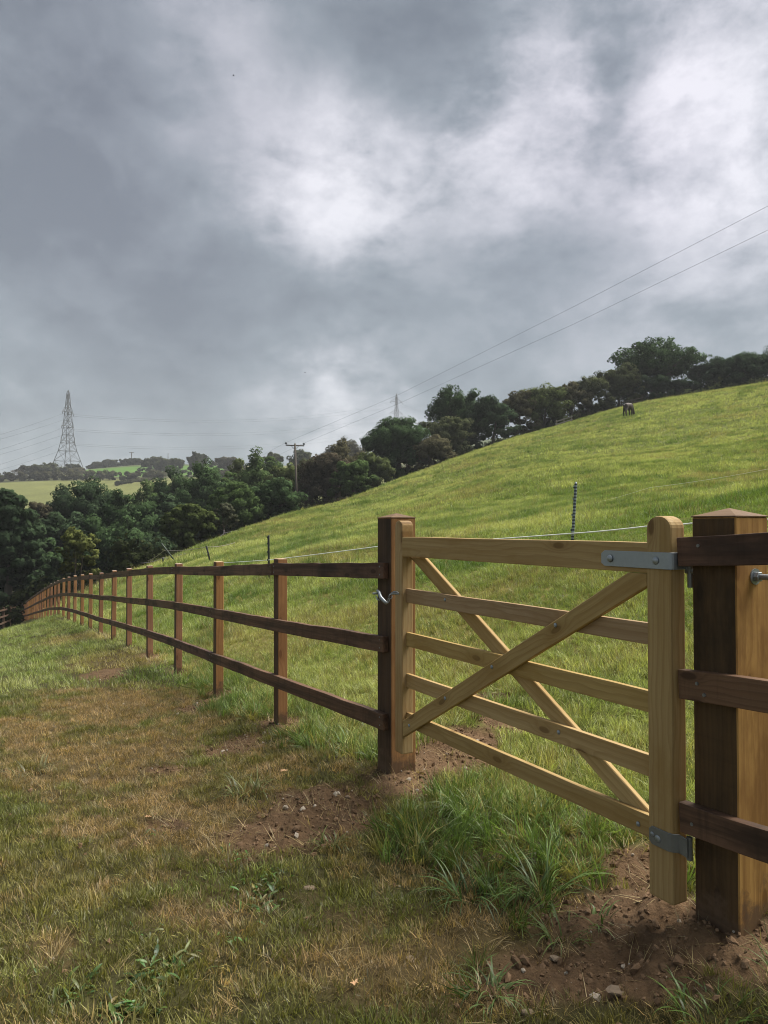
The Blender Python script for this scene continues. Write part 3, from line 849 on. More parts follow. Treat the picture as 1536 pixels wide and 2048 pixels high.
# chain latch between the near gate post and the gate
def build_latch():
    gate_face = latch - Vector((UPH[0], UPH[1], 0)) * .036
    a = point(752, 1187, 4.28); b = point(785, 1186, 4.12)
    root = empty('chain_latch', (a.x, a.y, a.z)); tag(root, 'small galvanised chain latch hanging between the brown post and the gate', 'latch')
    inv = Matrix.Translation(root.location).inverted()
    def part(name, pts, r, mat=M['galv'], sides=8):
        o = link(name, tube_mesh(name, pts, r, sides), root, mat); o.matrix_basis = inv; return o
    n = Vector((UPH[0], UPH[1], 0))
    q = lambda px, py, Y: point(px, py, Y)
    part('pivot_pin', [q(746, 1187, 4.25), q(762, 1187, 4.33)], .006)
    part('latch_lever', [q(754, 1181, 4.26), q(758, 1184, 4.25), q(761, 1194, 4.23), q(766, 1200, 4.22), q(773, 1207, 4.20)], [.007, .009, .010, .011, .010])
    part('latch_hook', [q(752, 1192, 4.25), q(755, 1199, 4.24), q(760, 1201, 4.24)], .004)
    def loop(c, u, v, ru, rv, r, name):
        pts = [c + u * ru * math.cos(t) + v * rv * math.sin(t) for t in np.linspace(0, 2 * math.pi, 13)]
        part(name, pts, r, sides=6)
    up = Vector((0, 0, 1)); al = Vector((GDIR[0], GDIR[1], 0))
    loop(q(777, 1201, 4.18), (al + up * .6).normalized(), up, .010, .012, .0028, 'chain_link')
    loop(q(781, 1193, 4.15), n, up, .010, .013, .0028, 'chain_link')
    part('staple', [q(783, 1187, 4.10), q(797, 1187, 4.075)], .0065)
    part('staple_plate', [q(786, 1183.5, 4.085), q(795, 1184.5, 4.07)], .004)
build_latch()

# ------------------------------------------------------------------ electric fence posts and tape on the hill
def stake(label, px0, py0, px1, py1, Y0, Y1, r, mat, foot=True):
    a = point(px0, py0, Y0); b = point(px1, py1, Y1)
    if foot: a.z = gz(a.x, a.y) - .05
    root = empty('fence_stake', a); tag(root, label, 'stake', 'electric fence stakes')
    d = b - a
    sh = link('stake_shaft', tube_mesh('stake_shaft', [(0, 0, 0), tuple(d * .5), tuple(d * .97), tuple(d)], [r, r, r, r * .6], 8), root, mat)
    clips = [d * f for f in (.45, .62, .8, .93)]
    for c in clips:
        k = link('tape_clip', tube_mesh('tape_clip', [tuple(c + Vector((-r * 1.3, 0, 0))), tuple(c + Vector((-r * 1.3, 0, r * 1.6)))], r * .35, 6), root, mat)
    return a, b
E1 = stake('speckled black and white stake standing behind the top bar of the gate', 1141, 1137, 1152, 964, 9.5, 9.5, .019, M['speckle'])
E2 = stake('upright black stake behind the fence post nearest the gate', 538, 1168, 537, 1070, 17, 17, .024, M['black_plastic'])
stake('slightly leaning black stake left of the upright black one', 421, 1145, 413, 1092, 27, 27, .03, M['black_plastic'])
stake('steeply leaning long grey-green stake at the field corner', 352, 1142, 323, 1087, 34, 34, .035, M['green_plastic'])
stake('short dark stake just right of the steeply leaning one', 357, 1128, 359, 1110, 43, 43, .035, M['black_plastic'])
stake('short dark stake just left of the steeply leaning one', 327, 1140, 326, 1116, 39, 39, .035, M['black_plastic'])
stake('pale thin stake below the grey sapling at the hedge foot', 447, 1087, 448, 1060, 52, 52, .03, M['grey_wood'])
stake('pale thin stake far up the hedge line above the black stakes', 550, 1055, 550, 1033, 64, 64, .03, M['grey_wood'])

def line(name, label, cat, pts, r, mat, sag=0.0, n=10, group=None, sides=5):
    out = []
    for a, b in zip(pts[:-1], pts[1:]):
        for i in range(n):
            t = i / n; p = a.lerp(b, t); p.z -= 4 * sag * t * (1 - t); out.append(tuple(p))
    out.append(tuple(pts[-1]))
    o = link(name, tube_mesh(name, out, r, sides, True), None, mat); return tag(o, label, cat, group)
line('fence_tape', 'white electric tape strung along the hillside behind the gate and fence', 'fence tape',
     [point(240, 1147, 32), point(357, 1137, 28.5), point(418, 1127, 26.9), point(537.5, 1120, 16.95), point(757, 1093, 12.2), point(1145, 1067, 9.45), point(1292, 1053, 8.1), point(1382, 1047, 7.4), point(1700, 1028, 5.6)], .0085, M['tape'], .006)
line('fence_tape', 'faint white tape crossing the upper hillside behind the speckled stake', 'fence tape',
     [point(905, 1052, 27), point(1146, 1016, 21), point(1300, 975, 19.5), point(1536, 938, 17), point(1700, 915, 15)], .0024, M['tape'], .03)
line('fence_rope', 'grey rope sagging along the hedge foot above the leaning stakes', 'fence rope',
     [point(281, 1126, 42), point(326, 1115.5, 40), point(359, 1110, 43.2), point(413, 1090, 50), point(448, 1066, 52.2), point(550, 1040, 64.2)], .014, M['grey_wood'], .08)
line('fence_rope', 'grey rope from the steeply leaning stake to the leaning black stake', 'fence rope',
     [point(295, 1122, 40), point(328, 1101, 34.4), point(413, 1094, 30), point(470, 1085, 36)], .012, M['grey_wood'], .06)

# far fence at the bottom of the path
def low_fence():
    root = empty('post_and_rail_fence', point(20, 1240, 40)); tag(root, 'dark rail fence at the far bottom end of the path under the trees', 'fence')
    inv = Matrix.Translation(root.location).inverted()
    a, b = point(-30, 1232, 38), point(42, 1214, 60)
    for i in range(6):
        t = i / 5; p = a.lerp(b, t)
        o = link('post', box_mesh('post', 1.6, .1, .1, .004), root, M['big_side']); stand(o, p.x, p.y, p.z - .55, 0)
    for dz in (.1, -.3, -.7):
        d = (b - a); m = box_mesh('rail', d.length, .05, .1, .004); o = link('rail', m, root, M['rail'])
        X = d.normalized(); Yv = Vector((-X.y, X.x, 0)).normalized(); mm = Matrix((X, Yv, X.cross(Yv))).transposed().to_4x4(); mm.translation = (a + b) / 2 + Vector((0, 0, dz)) - Yv * .08
        set_world(o, mm); o.data.materials[0] = M['big_side']
low_fence()

# small timber rails showing by the hedge at the top of the field
def hedge_rails(label, pa, pb, Y, mat, rails=(.35, .75)):
    a, b = point(*pa, Y), point(*pb, Y)
    a.z = gz(a.x, a.y) + .05; b.z = gz(b.x, b.y) + .05
    root = empty('rail_fence', a); tag(root, label, 'fence'); inv = Matrix.Translation(root.location).inverted()
    for p in (a, (a + b) / 2, b):
        o = link('post', box_mesh('post', 1.5, .12, .12, .006), root, mat); stand(o, p.x, p.y, p.z + .2, 0)
    X = (b - a).normalized(); Yv = Vector((-X.y, X.x, 0)).normalized()
    for h in rails:
        o = link('rail', box_mesh('rail', (b - a).length + .3, .06, .14, .006), root, mat)
        mm = Matrix((X, Yv, X.cross(Yv))).transposed().to_4x4(); mm.translation = (a + b) / 2 + Vector((0, 0, h)) - Yv * .1; set_world(o, mm)
hedge_rails('short pale two rail fence in a gap at the hedge foot left of the horse', (1113, 853), (1143, 842), 103, M['grey_wood'])
hedge_rails('low dark rails at the hedge foot just above the horse', (1243, 812), (1284, 800), 111, M['bark'])

# ------------------------------------------------------------------ overhead lines
BARS = []
def bar_set(bars):
    V, Q = [], []
    for a, b, r in bars:
        a, b = Vector(a), Vector(b); d = (b - a).normalized(); ref = Vector((0, 0, 1)) if abs(d.z) < .9 else Vector((1, 0, 0))
        u = d.cross(ref).normalized() * r; v = d.cross(u).normalized() * r; i = len(V)
        for p in (a, b): V += [tuple(p + u + v), tuple(p - u + v), tuple(p - u - v), tuple(p + u - v)]
        for k in range(4): Q.append((i + k, i + (k + 1) % 4, i + 4 + (k + 1) % 4, i + 4 + k))
    return V, Q
def pylon(label, base, H, wb, yaw, arms, r=.16, base_frac=.36):
    """lattice tower: four legs, bracing panels, cross-arms with insulators"""
    root = empty('pylon', base, yaw); tag(root, label, 'pylon', 'electricity pylons')
    def half(t):          # half width at relative height
        return np.interp(t, [0, .28, .42, .72, 1.0], [wb / 2, wb * .245, wb * .165, wb * .095, wb * .03])
    lv = [0, .15, .27, .37, .46, .55, .63, .71, .79, .87, .96]
    def corner(i, t): h = half(t); return Vector(((1, 1, -1, -1)[i] * h, (1, -1, -1, 1)[i] * h, t * H))
    for i in range(4):
        bars = [(corner(i, a), corner(i, b), r * 1.25) for a, b in zip(lv[:-1], lv[1:])]
        V, Q = bar_set(bars); link('leg', mesh_from('leg', V, Q), root, M['pylon'])
    bars = []
    for n, (a, b) in enumerate(zip(lv[:-1], lv[1:])):
        for i in range(4):
            j = (i + 1) % 4
            bars += [(corner(i, a), corner(j, b), r * .6), (corner(j, a), corner(i, b), r * .6)]
            if n > 0: bars.append((corner(i, a), corner(j, a), r * .8))
    V, Q = bar_set(bars); o = link('bracing', mesh_from('bracing', V, Q), root, M['pylon']); o['kind'] = 'stuff'
    V, Q = bar_set([(corner(i, .96), Vector((0, 0, H)), r) for i in range(4)]); link('peak', mesh_from('peak', V, Q), root, M['pylon'])
    tips = []
    for t, L in arms:
        for s in (-1, 1):
            h = half(t); tip = Vector((s * L, 0, t * H)); bars = []
            for yy in (-h, h):
                bars += [(Vector((s * h, yy, t * H)), tip, r), (Vector((s * h, yy, t * H + .055 * H)), tip, r * .8)]
            bars.append((Vector((s * (h + L) / 2, -h / 2, t * H)), Vector((s * (h + L) / 2, h / 2, t * H)), r * .7))
            V, Q = bar_set(bars); link('cross_arm', mesh_from('cross_arm', V, Q), root, M['pylon'])
            m = tube_mesh('insulator', [tip, tip + Vector((0, 0, -.035 * H))], .16, 6); link('insulator', m, root, M['wire'])
            tips.append(Matrix.Translation(base) @ Matrix.Rotation(yaw, 4, 'Z') @ (tip + Vector((0, 0, -.035 * H))))
    return tips
p1 = point(135, 946, 430); p1.z = gz(p1.x, p1.y) - .5
H1 = point(135, 780, 430).z - p1.z
t1 = pylon('large lattice pylon standing on the far hill beyond the yellow field', p1, H1, 14.2, math.radians(80), [(.735, 5.2), (.56, 6.0), (.385, 6.8)], .095)
p2 = point(793, 905, 700)
H2 = point(793, 787, 700).z - p2.z
t2 = pylon('distant lattice pylon rising behind the hedge trees in the middle', p2, H2, 13.0, math.radians(35), [(.86, 6.8), (.66, 7.6), (.46, 8.4)], .10)
for i, (a, b) in enumerate(zip(t1, t2)):
    which = ('upper', 'middle', 'lower')[i // 2]; side = ('nearer', 'farther')[i % 2]
    line('power_cable', f'{which} {side} power cable slung between the two pylons', 'power cable', [a, b], .05, M['wire'], 9.0, 24, 'pylon cables')
for i in range(6):
    a = t1[i]; b = point(-420, 946 + (i // 2) * 34 + (i % 2) * 3, 330)
    which = ('upper', 'middle', 'lower')[i // 2]; side = ('nearer', 'farther')[i % 2]
    line('power_cable', f'{which} {side} power cable running from the large pylon out of view to the left', 'power cable', [a, b], .05, M['wire'], 5.0, 16, 'pylon cables')
for i in range(4):
    b = point(1250, 880 + i * 14, 640)
    line('power_cable', f'cable {("highest", "second highest", "second lowest", "lowest")[i]} of those leaving the distant pylon behind the hedge', 'power cable', [t2[i], b], .045, M['wire'], 8.0, 14, 'pylon cables')

def power_pole(label, px, py_top, py_cross, Y, hw, base_px, rad, insul=True, grp=None):
    top = point(px, py_top, Y); base = point(base_px, py_top, Y); base.z = gz(base.x, base.y) - .3
    root = empty('power_pole', base); tag(root, label, 'utility pole', grp); d = top - base
    link('pole_shaft', tube_mesh('pole_shaft', [(0, 0, 0), tuple(d * .5), tuple(d)], [rad * 1.25, rad * 1.1, rad * .9], 10), root, M['pole'])
    c = d + Vector((0, 0, (py_top - py_cross) / F * Y))
    ax = Vector((1, .25, -.01)).normalized()
    link('cross_arm', mesh_from('cross_arm', *bar_set([(c - ax * hw, c + ax * hw, rad * .5)])), root, M['pole'])
    link('brace', mesh_from('brace', *bar_set([(c - ax * hw * .45, c - Vector((0, 0, hw * .45)), rad * .2)])), root, M['wire'])
    link('brace', mesh_from('brace', *bar_set([(c + ax * hw * .45, c - Vector((0, 0, hw * .45)), rad * .2)])), root, M['wire'])
    tips = []
    if insul:
        for s in (-1, 1):
            q = c + ax * hw * s * .97; link('insulator', tube_mesh('insulator', [tuple(q), tuple(q + Vector((0, 0, .12))), tuple(q + Vector((0, 0, .14))), tuple(q + Vector((0, 0, .32)))], [.04, .04, .13, .11], 8), root, M['wire']); tips.append(base + q + Vector((0, 0, .3)))
    return tips
tp = power_pole('wooden power pole with a crossarm rising out of the hedge trees', 590, 887, 891, 84, 1.05, 596, .12)
power_pole('tiny far power pole on the ridge left of the lone round tree', 263, 904, 905, 520, 1.6, 264, .26, False)
tip2 = [Vector((0, 0, 0))] * 2
for i, (pa, nm) in enumerate((((1536, 412), 'upper'), ((1536, 460), 'lower'))):
    # lines pass over the field to the next pole, out of view
    a = tp[0 if i == 0 else 1]
    mid = point(800, 788 if i == 0 else 806, 66); b = point(pa[0], pa[1], 36); c = point(2300, 20 if i == 0 else 70, 27)
    line('power_line', f'{nm} of the two wires rising from the wooden pole across the sky', 'power line', [a, mid, point(1150, 612 if i == 0 else 647, 48), b, c], .0075 , M['wire'], 0.0, 8, 'wires from the wooden pole')
for i in range(2):
    b = point(380 + 12 * i, 960, 190)
    line('power_line', f'{("left", "right")[i]} wire dropping from the wooden pole into the valley', 'power line', [tp[i], b], .008, M['wire'], 1.0, 8, 'wires from the wooden pole')
mast_b = point(336, 935, 480); mast_b.z = gz(mast_b.x, mast_b.y) - 1
mr = empty('radio_mast', mast_b); tag(mr, 'thin dark mast on the far ridge left of the lone round tree', 'mast')
link('mast_shaft', tube_mesh('mast_shaft', [(0, 0, 0), (0, 0, point(336, 906, 480).z - mast_b.z)], [.4, .22], 6), mr, M['wire'])

# ------------------------------------------------------------------ trees
LAST = {}
def leaf_cloud(centres, radii, counts, size, rng, flat=.75, up=.35):
    """leaf-sized faces spread over many small clumps"""
    idx = np.repeat(np.arange(len(centres)), counts); n = len(idx)
    d = rng.normal(size=(n, 3)); d /= np.linalg.norm(d, axis=1)[:, None]
    rr = rng.uniform(.45, 1.0, n) ** .6
    p = centres[idx] + d * (radii[idx] * rr)[:, None] * np.array([1, 1, flat])
    nrm = d + rng.normal(size=(n, 3)) * .75; nrm[:, 2] += up; nrm /= np.linalg.norm(nrm, axis=1)[:, None]
    t = rng.normal(size=(n, 3)); a = np.cross(nrm, t); a /= np.linalg.norm(a, axis=1)[:, None]; b = np.cross(nrm, a)
    s = size * rng.uniform(.6, 1.35, n)
    a = a * (s * .55)[:, None]; b = b * (s * .36)[:, None]; c = nrm * (s * .12)[:, None]
    V = np.stack([p - a, p - b + c, p + a, p + b + c], 1).reshape(-1, 3)
    Q = np.arange(n * 4).reshape(-1, 4)
    nn = d * .75 + rng.normal(size=(n, 3)) * .22; mid = centres.mean(0); far_ = (centres - mid); far_ /= (np.abs(far_).max(0) + 1e-6)
    nn = nn + far_[idx] * .8 + np.array([0, 0, .25]); nn /= np.linalg.norm(nn, axis=1)[:, None]; LAST['soft'] = np.repeat(nn, 4, 0)
    # clump-level and leaf-level colour variety
    cv = rng.uniform(0, 1, len(centres))[idx] * .35 + rng.uniform(0, 1, n) * .6
    return V, Q, np.repeat(cv, 4)

def crown_mesh(W, H, D, rng, leaf=.3, lobes=9, subs=90, per=90, sub_r=.12, open_=0.0, base=.12, peak=1.0, shape='round'):
    """crown fills a box W x D x H (z from 0); lobes of sub-clumps"""
    L = []
    for i in range(lobes):
        for _ in range(40):
            p = rng.uniform(-1, 1, 3)
            if (p[0] ** 2 + p[1] ** 2 + p[2] ** 2) < .78: break
        L.append(p)
    L = np.array(L); L[:, :2] *= .62; L[:, 2] *= .55
    C, R = [], []
    for i in range(subs):
        k = rng.integers(lobes); d = rng.normal(size=3); d /= np.linalg.norm(d)
        if rng.random() < .6: d[2] = abs(d[2])
        rad = rng.uniform(.25, .42) * (1 if rng.random() < .75 else .5)
        c = L[k] + d * rad
        C.append(c); R.append(sub_r * rng.uniform(.65, 1.35))
    if shape != 'dome':                        # fill out the skirt so that the crown closes
        for i in range(int(subs * .7)):
            a = rng.uniform(0, 2 * math.pi); q = math.sqrt(rng.random()); zz = rng.uniform(-1, .35)
            k = .95 * math.sqrt(max(.1, 1 - max(0, zz + .2) ** 2)); C.append(np.array([q * k * math.cos(a), q * k * math.sin(a), zz])); R.append(sub_r * rng.uniform(.8, 1.3))
    C = np.array(C); R = np.array(R)
    lo, hi = C.min(0), C.max(0); C = (C - (lo + hi) / 2) / ((hi - lo) / 2)
    if shape == 'dome': C[:, 2] = np.where(C[:, 2] < -.35, -.35 - (C[:, 2] + .35) * .2, C[:, 2])
    z = (C[:, 2] + 1) / 2
    if shape in ('round', 'bush'): z = z ** .72
    if shape == 'bush':                        # wide foot, uneven top
        k = 1.0 + .18 * (1 - z); C[:, 0] *= k; C[:, 1] *= k
    if shape == 'spire': k = 1.15 - .75 * z; C[:, 0] *= k; C[:, 1] *= k
    P = np.c_[C[:, 0] * W / 2, C[:, 1] * D / 2, (base + (1 - base) * z) * H]
    rad = R * min(W, H * 1.3) * (.62 if shape == 'dome' else .72)
    cnt = np.maximum(8, (per * (R / sub_r) ** 2)).astype(int)
    V, Q, vy = leaf_cloud(P, rad, cnt, leaf, rng)
    V[:, 2] = np.maximum(V[:, 2], .02)
    T = None; sn = LAST['soft']
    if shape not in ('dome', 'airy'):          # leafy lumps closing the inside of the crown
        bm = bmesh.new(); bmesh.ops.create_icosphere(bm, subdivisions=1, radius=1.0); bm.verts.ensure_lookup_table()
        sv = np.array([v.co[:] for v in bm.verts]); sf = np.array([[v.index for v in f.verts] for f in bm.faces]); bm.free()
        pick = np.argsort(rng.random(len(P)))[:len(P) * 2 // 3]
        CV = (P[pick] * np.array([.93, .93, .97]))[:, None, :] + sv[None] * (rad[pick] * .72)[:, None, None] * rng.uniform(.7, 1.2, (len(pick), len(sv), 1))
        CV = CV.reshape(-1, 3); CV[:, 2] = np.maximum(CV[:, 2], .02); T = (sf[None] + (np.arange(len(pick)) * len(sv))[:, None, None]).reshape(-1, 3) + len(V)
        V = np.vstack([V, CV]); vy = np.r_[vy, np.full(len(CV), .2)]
        cd = np.repeat(P[pick] - P.mean(0), len(sv), 0); cd = cd / (np.abs(cd).max(0) + 1e-6) + np.tile(sv, (len(pick), 1)); sn = np.vstack([sn, cd])
    me = mesh_from('crown', V, Q, T); vattr(me, 'vary', vy); vattr(me, 'soft', sn, 'FLOAT_VECTOR')
    return me

def trunk_mesh(H, r, rng, W, limbs=5, multi=1):
    V, Q, n0 = [], [], 0
    def tube(pts, rad):
        nonlocal n0
        m = 7; pts = np.array(pts)
        for i, p in enumerate(pts):
            for k in range(m):
                t = 2 * math.pi * k / m; V.append((p[0] + math.cos(t) * rad[i], p[1] + math.sin(t) * rad[i], p[2]))
        for i in range(len(pts) - 1):
            for k in range(m):
                k2 = (k + 1) % m; Q.append((n0 + i * m + k, n0 + i * m + k2, n0 + (i + 1) * m + k2, n0 + (i + 1) * m + k))
        n0 += m * len(pts)
    for q in range(multi):
        bx, by = rng.normal(0, r * 1.5 * (multi > 1), 2)
        tilt = rng.normal(0, .06, 2) + (np.array([bx, by]) * .6 if multi > 1 else 0)
        top = H * .8
        pts = [(bx + tilt[0] * t * H + rng.normal(0, r * .3), by + tilt[1] * t * H + rng.normal(0, r * .3), -.4 + t * (top + .4)) for t in np.linspace(0, 1, 7)]
        tube(pts, r * np.array([1.5, 1.05, .9, .75, .55, .35, .12]))
        for i in range(limbs):
            t0 = rng.uniform(.25, .7); k = int(t0 * 6); p = np.array(pts[k]); a = rng.uniform(0, 6.28); L = W * rng.uniform(.25, .42)
            e = p + np.array([math.cos(a) * L, math.sin(a) * L, L * rng.uniform(.3, .9)]); mid = (p + e) / 2 + np.array([0, 0, L * .08])
            tube([p, mid, e], [r * .45, r * .28, r * .08])
    return mesh_from('trunk', V, Q, None, True)

TREE_N = [0]
def tree(name, label, px, top, bot, w, Y, col, cat='tree', leaf=.23, lobes=9, subs=90, per=80, sub_r=.13, base=.1, shape='round', trunk_r=.25, multi=1, group=None, depth=.85, limbs=5):
    TREE_N[0] += 1; rng = np.random.default_rng(100 + TREE_N[0])
    g = point(px, bot, Y); zg = gz(g.x, g.y); zt = point(px, top, Y).z
    zg = min(zg, point(px, bot, Y).z + .5)
    H = zt - zg; W = w * (1.0 if shape == 'dome' else 1.05) / F * Y
    root = empty(name, (g.x, g.y, zg), 0); tag(root, label, cat, group)
    area = W * H
    if shape not in ('dome', 'airy') and Y < 200: per = int(per * 1.15)
    me = crown_mesh(W, H, W * depth, rng, leaf, lobes, subs, per, sub_r, 0, base, shape=shape); 
    c = link('crown', me, root, M['leaf']); c.color = (*col, 1)
    link('trunk', trunk_mesh(H * .9, trunk_r, rng, W, limbs, multi), root, M['bark'])
    return root
DG = (.046, .080, .036); MG = (.062, .100, .038); LG = (.10, .135, .042); BR = (.070, .084, .043); RB = (.080, .078, .047); OL = (.080, .104, .042); BK = (.040, .066, .036); GY = (.09, .10, .068)
G_H = 'hedgerow trees along the top of the field'
# along the ridge, from the right edge of the picture to the valley
tree('oak_tree', 'wide spreading oak with sky showing through its crown on the ridge', 1322, 680, 800, 188, 124, DG, leaf=.30, lobes=18, subs=420, per=62, sub_r=.088, base=.26, shape='dome', trunk_r=.45, limbs=10)
tree('hedge_shrub', 'dense dark scrub filling in under the spreading oak', 1322, 752, 805, 165, 122, BK, 'shrub', lobes=12, subs=120, per=80, sub_r=.13, base=.0, shape='bush')
tree('hedge_shrub', 'dark spiky hedge shrub immediately right of the spreading oak', 1428, 722, 786, 80, 121, BK, 'shrub', lobes=12, subs=100, per=80, base=.0, shape='bush')
tree('hedge_shrub', 'dark hedge shrub at the right end of the ridge hedge', 1505, 706, 776, 110, 116, BK, 'shrub', lobes=12, subs=120, per=80, base=.0, shape='bush')
tree('hedge_shrub', 'dark hedge shrub cut by the right edge of the picture', 1590, 690, 772, 120, 114, BK, 'shrub', lobes=10, subs=100, per=70, base=.0, shape='bush')
tree('hawthorn_tree', 'brown tinged hawthorn left of the spreading oak above the horse', 1238, 733, 815, 92, 120, BR, lobes=9, subs=130, per=60, sub_r=.12, base=.0, shape='bush')
tree('hawthorn_tree', 'thin brownish thorn between the horse hawthorn and the pale rails', 1178, 756, 832, 82, 117, BR, lobes=10, subs=100, per=45, sub_r=.11, base=.0, shape='bush')
tree('hawthorn_tree', 'ragged brown thorn with bare twigs above the short pale rails', 1142, 768, 846, 72, 115, RB, lobes=9, subs=90, per=45, sub_r=.11, base=.0, shape='bush')
tree('hedge_tree', 'rounded green brown tree left of the short pale rails', 1085, 776, 858, 105, 114, OL, lobes=9, subs=120, per=80, base=.0, shape='bush')
tree('hawthorn_tree', 'reddish brown thorn between two green trees on the slope', 1034, 786, 868, 72, 112, RB, lobes=8, subs=95, per=70, base=.0, shape='bush')
tree('oak_tree', 'tall dark green tree right of the distant pylon', 918, 777, 905, 118, 112, DG, lobes=11, subs=150, per=90, sub_r=.12, base=.0, trunk_r=.4)
tree('hedge_tree', 'dark tree tucked against the right of the tall dark green one', 985, 800, 890, 88, 108, BK, lobes=9, subs=120, per=85, base=.0, shape='bush')
tree('hawthorn_tree', 'brown flushed thorn in front of the tall dark green tree', 893, 838, 925, 95, 104, BR, lobes=9, subs=110, per=75, base=.0, shape='bush')
tree('oak_tree', 'broad dark green tree standing under the distant pylon', 800, 839, 965, 132, 100, DG, lobes=12, subs=160, per=90, sub_r=.12, base=.0, trunk_r=.4)
tree('hawthorn_tree', 'low brown thorn right of the broad tree under the pylon', 862, 873, 948, 80, 98, RB, lobes=8, subs=90, per=70, base=.0, shape='bush')
tree('hawthorn_tree', 'large rounded brown thorn up the slope from the power pole', 692, 884, 985, 104, 96, RB, lobes=10, subs=130, per=75, base=.0)
tree('hedge_tree', 'green and brown tree against the slope below the broad dark tree', 738, 912, 985, 82, 92, OL, lobes=9, subs=110, per=75, base=.0, shape='bush')
tree('hawthorn_tree', 'dull purple brown thorn directly right of the power pole', 648, 912, 1012, 104, 87, (.068, .060, .044), lobes=10, subs=140, per=70, base=.0, limbs=7)
tree('hedge_tree', 'yellow flecked green tree low on the slope right of the brown thorns', 708, 925, 1000, 75, 82, MG, lobes=9, subs=95, per=70, base=.03, shape='bush')
tree('hedge_tree', 'tall green tree with a pointed leader left of the power pole', 503, 902, 1050, 122, 90, MG, lobes=10, subs=150, per=80, base=.0, shape='spire')
tree('hedge_tree', 'leafy green tree immediately left of the power pole', 566, 930, 1040, 92, 88, OL, lobes=9, subs=120, per=75, base=.0, shape='bush')
tree('hedge_tree', 'bluish dark green tree in front of the power pole foot', 545, 962, 1050, 108, 70, DG, lobes=10, subs=130, per=80, base=.0, shape='bush')
tree('hedge_tree', 'dark green tree above the pale stake at the hedge foot', 470, 968, 1085, 112, 68, MG, lobes=10, subs=140, per=80, base=.0, shape='bush')
tree('hedge_tree', 'dark dense tree left of the pointed leader tree', 392, 930, 1080, 120, 82, DG, lobes=10, subs=150, per=80, base=.0)
tree('hedge_tree', 'small green tree between the dense tree and the pointed one', 440, 945, 1060, 80, 84, MG, lobes=9, subs=110, per=75, base=.0, shape='bush')
tree('hedge_tree', 'light green bushy tree behind the leaning stakes', 375, 1013, 1125, 92, 56, (.062, .085, .03), lobes=9, subs=120, per=80, sub_r=.12, base=.0, shape='bush')
tree('hedge_tree', 'deep green tree filling the valley right of the light young tree', 262, 985, 1170, 125, 70, DG, lobes=10, subs=150, per=85, base=.0, shape='bush')
tree('hedge_tree', 'broad very dark tree in the middle of the valley', 178, 974, 1170, 140, 76, BK, lobes=12, subs=170, per=85, base=.0)
tree('hedge_tree', 'low dark tree in front of the broad valley trees', 222, 1040, 1170, 140, 62, DG, lobes=10, subs=130, per=85, base=.0, shape='bush')
tree('hedge_tree', 'dark green tree behind the light bushy tree', 325, 988, 1130, 90, 74, BK, lobes=9, subs=120, per=80, base=.0)
tree('hedge_tree', 'shaded shrub low behind the field corner stakes', 300, 1075, 1150, 100, 54, BK, 'shrub', lobes=9, subs=110, per=80, base=.0, shape='bush')
tree('hedge_tree', 'dark tree hanging over the bottom of the path at the left edge', 12, 985, 1235, 125, 56, BK, lobes=11, subs=170, per=85, base=.04, trunk_r=.35, leaf=.27)
tree('hedge_tree', 'dark tree beside the left edge tree at the end of the fence', 78, 1085, 1230, 100, 60, DG, lobes=9, subs=120, per=80, base=.0, shape='bush', leaf=.27)
tree('thorn_bush', 'thin grey twiggy bush between the left edge tree and the valley trees', 74, 1008, 1110, 72, 72, (.07, .066, .045), 'bush', lobes=8, subs=110, per=45, sub_r=.12, base=.0, shape='bush')
tree('young_tree', 'young light olive tree with twin stems behind the far fence bend', 155, 1060, 1215, 72, 42, (.105, .125, .042), lobes=9, subs=60, per=46, sub_r=.13, base=.36, trunk_r=.06, multi=2, leaf=.15, limbs=8, shape='airy')
tree('young_tree', 'thin grey sapling beside the pale stake at the hedge foot', 452, 1008, 1084, 40, 53, GY, shape='airy', lobes=8, subs=55, per=30, sub_r=.12, base=.3, trunk_r=.06, leaf=.14, limbs=7)
tree('hedge_tree', 'dark tree behind the young light olive tree', 120, 1030, 1200, 110, 66, BK, lobes=9, subs=130, per=80, base=.0, shape='bush')

for i, (px, top, bot, w, Y, c, lab) in enumerate(((128, 976, 1120, 100, 92, BK, 'dark crown behind the left side of the broad valley tree'), (205, 962, 1120, 115, 95, DG, 'dark crown rising behind the broad valley tree'), (278, 966, 1120, 110, 93, MG, 'dark crown behind the deep green valley tree'),
        (345, 938, 1090, 105, 98, DG, 'dark crown behind the dense tree at its left'), (428, 922, 1060, 110, 104, DG, 'dark crown between the dense tree and the pointed leader tree'), (475, 925, 1040, 80, 108, OL, 'green crown just left of the pointed leader tree'),
        (545, 918, 1030, 75, 106, MG, 'green crown between the pointed leader tree and the power pole'), (618, 922, 1010, 70, 104, BR, 'brownish crown behind the power pole shaft'), (245, 1005, 1150, 110, 80, BK, 'dark crown filling the gap above the low dark valley tree'), (60, 1040, 1180, 80, 78, BK, 'dark crown behind the grey twiggy bush'))):
    tree('hedge_tree', lab, px, top, bot, w, Y, c, lobes=10, subs=120, per=75, base=.0)

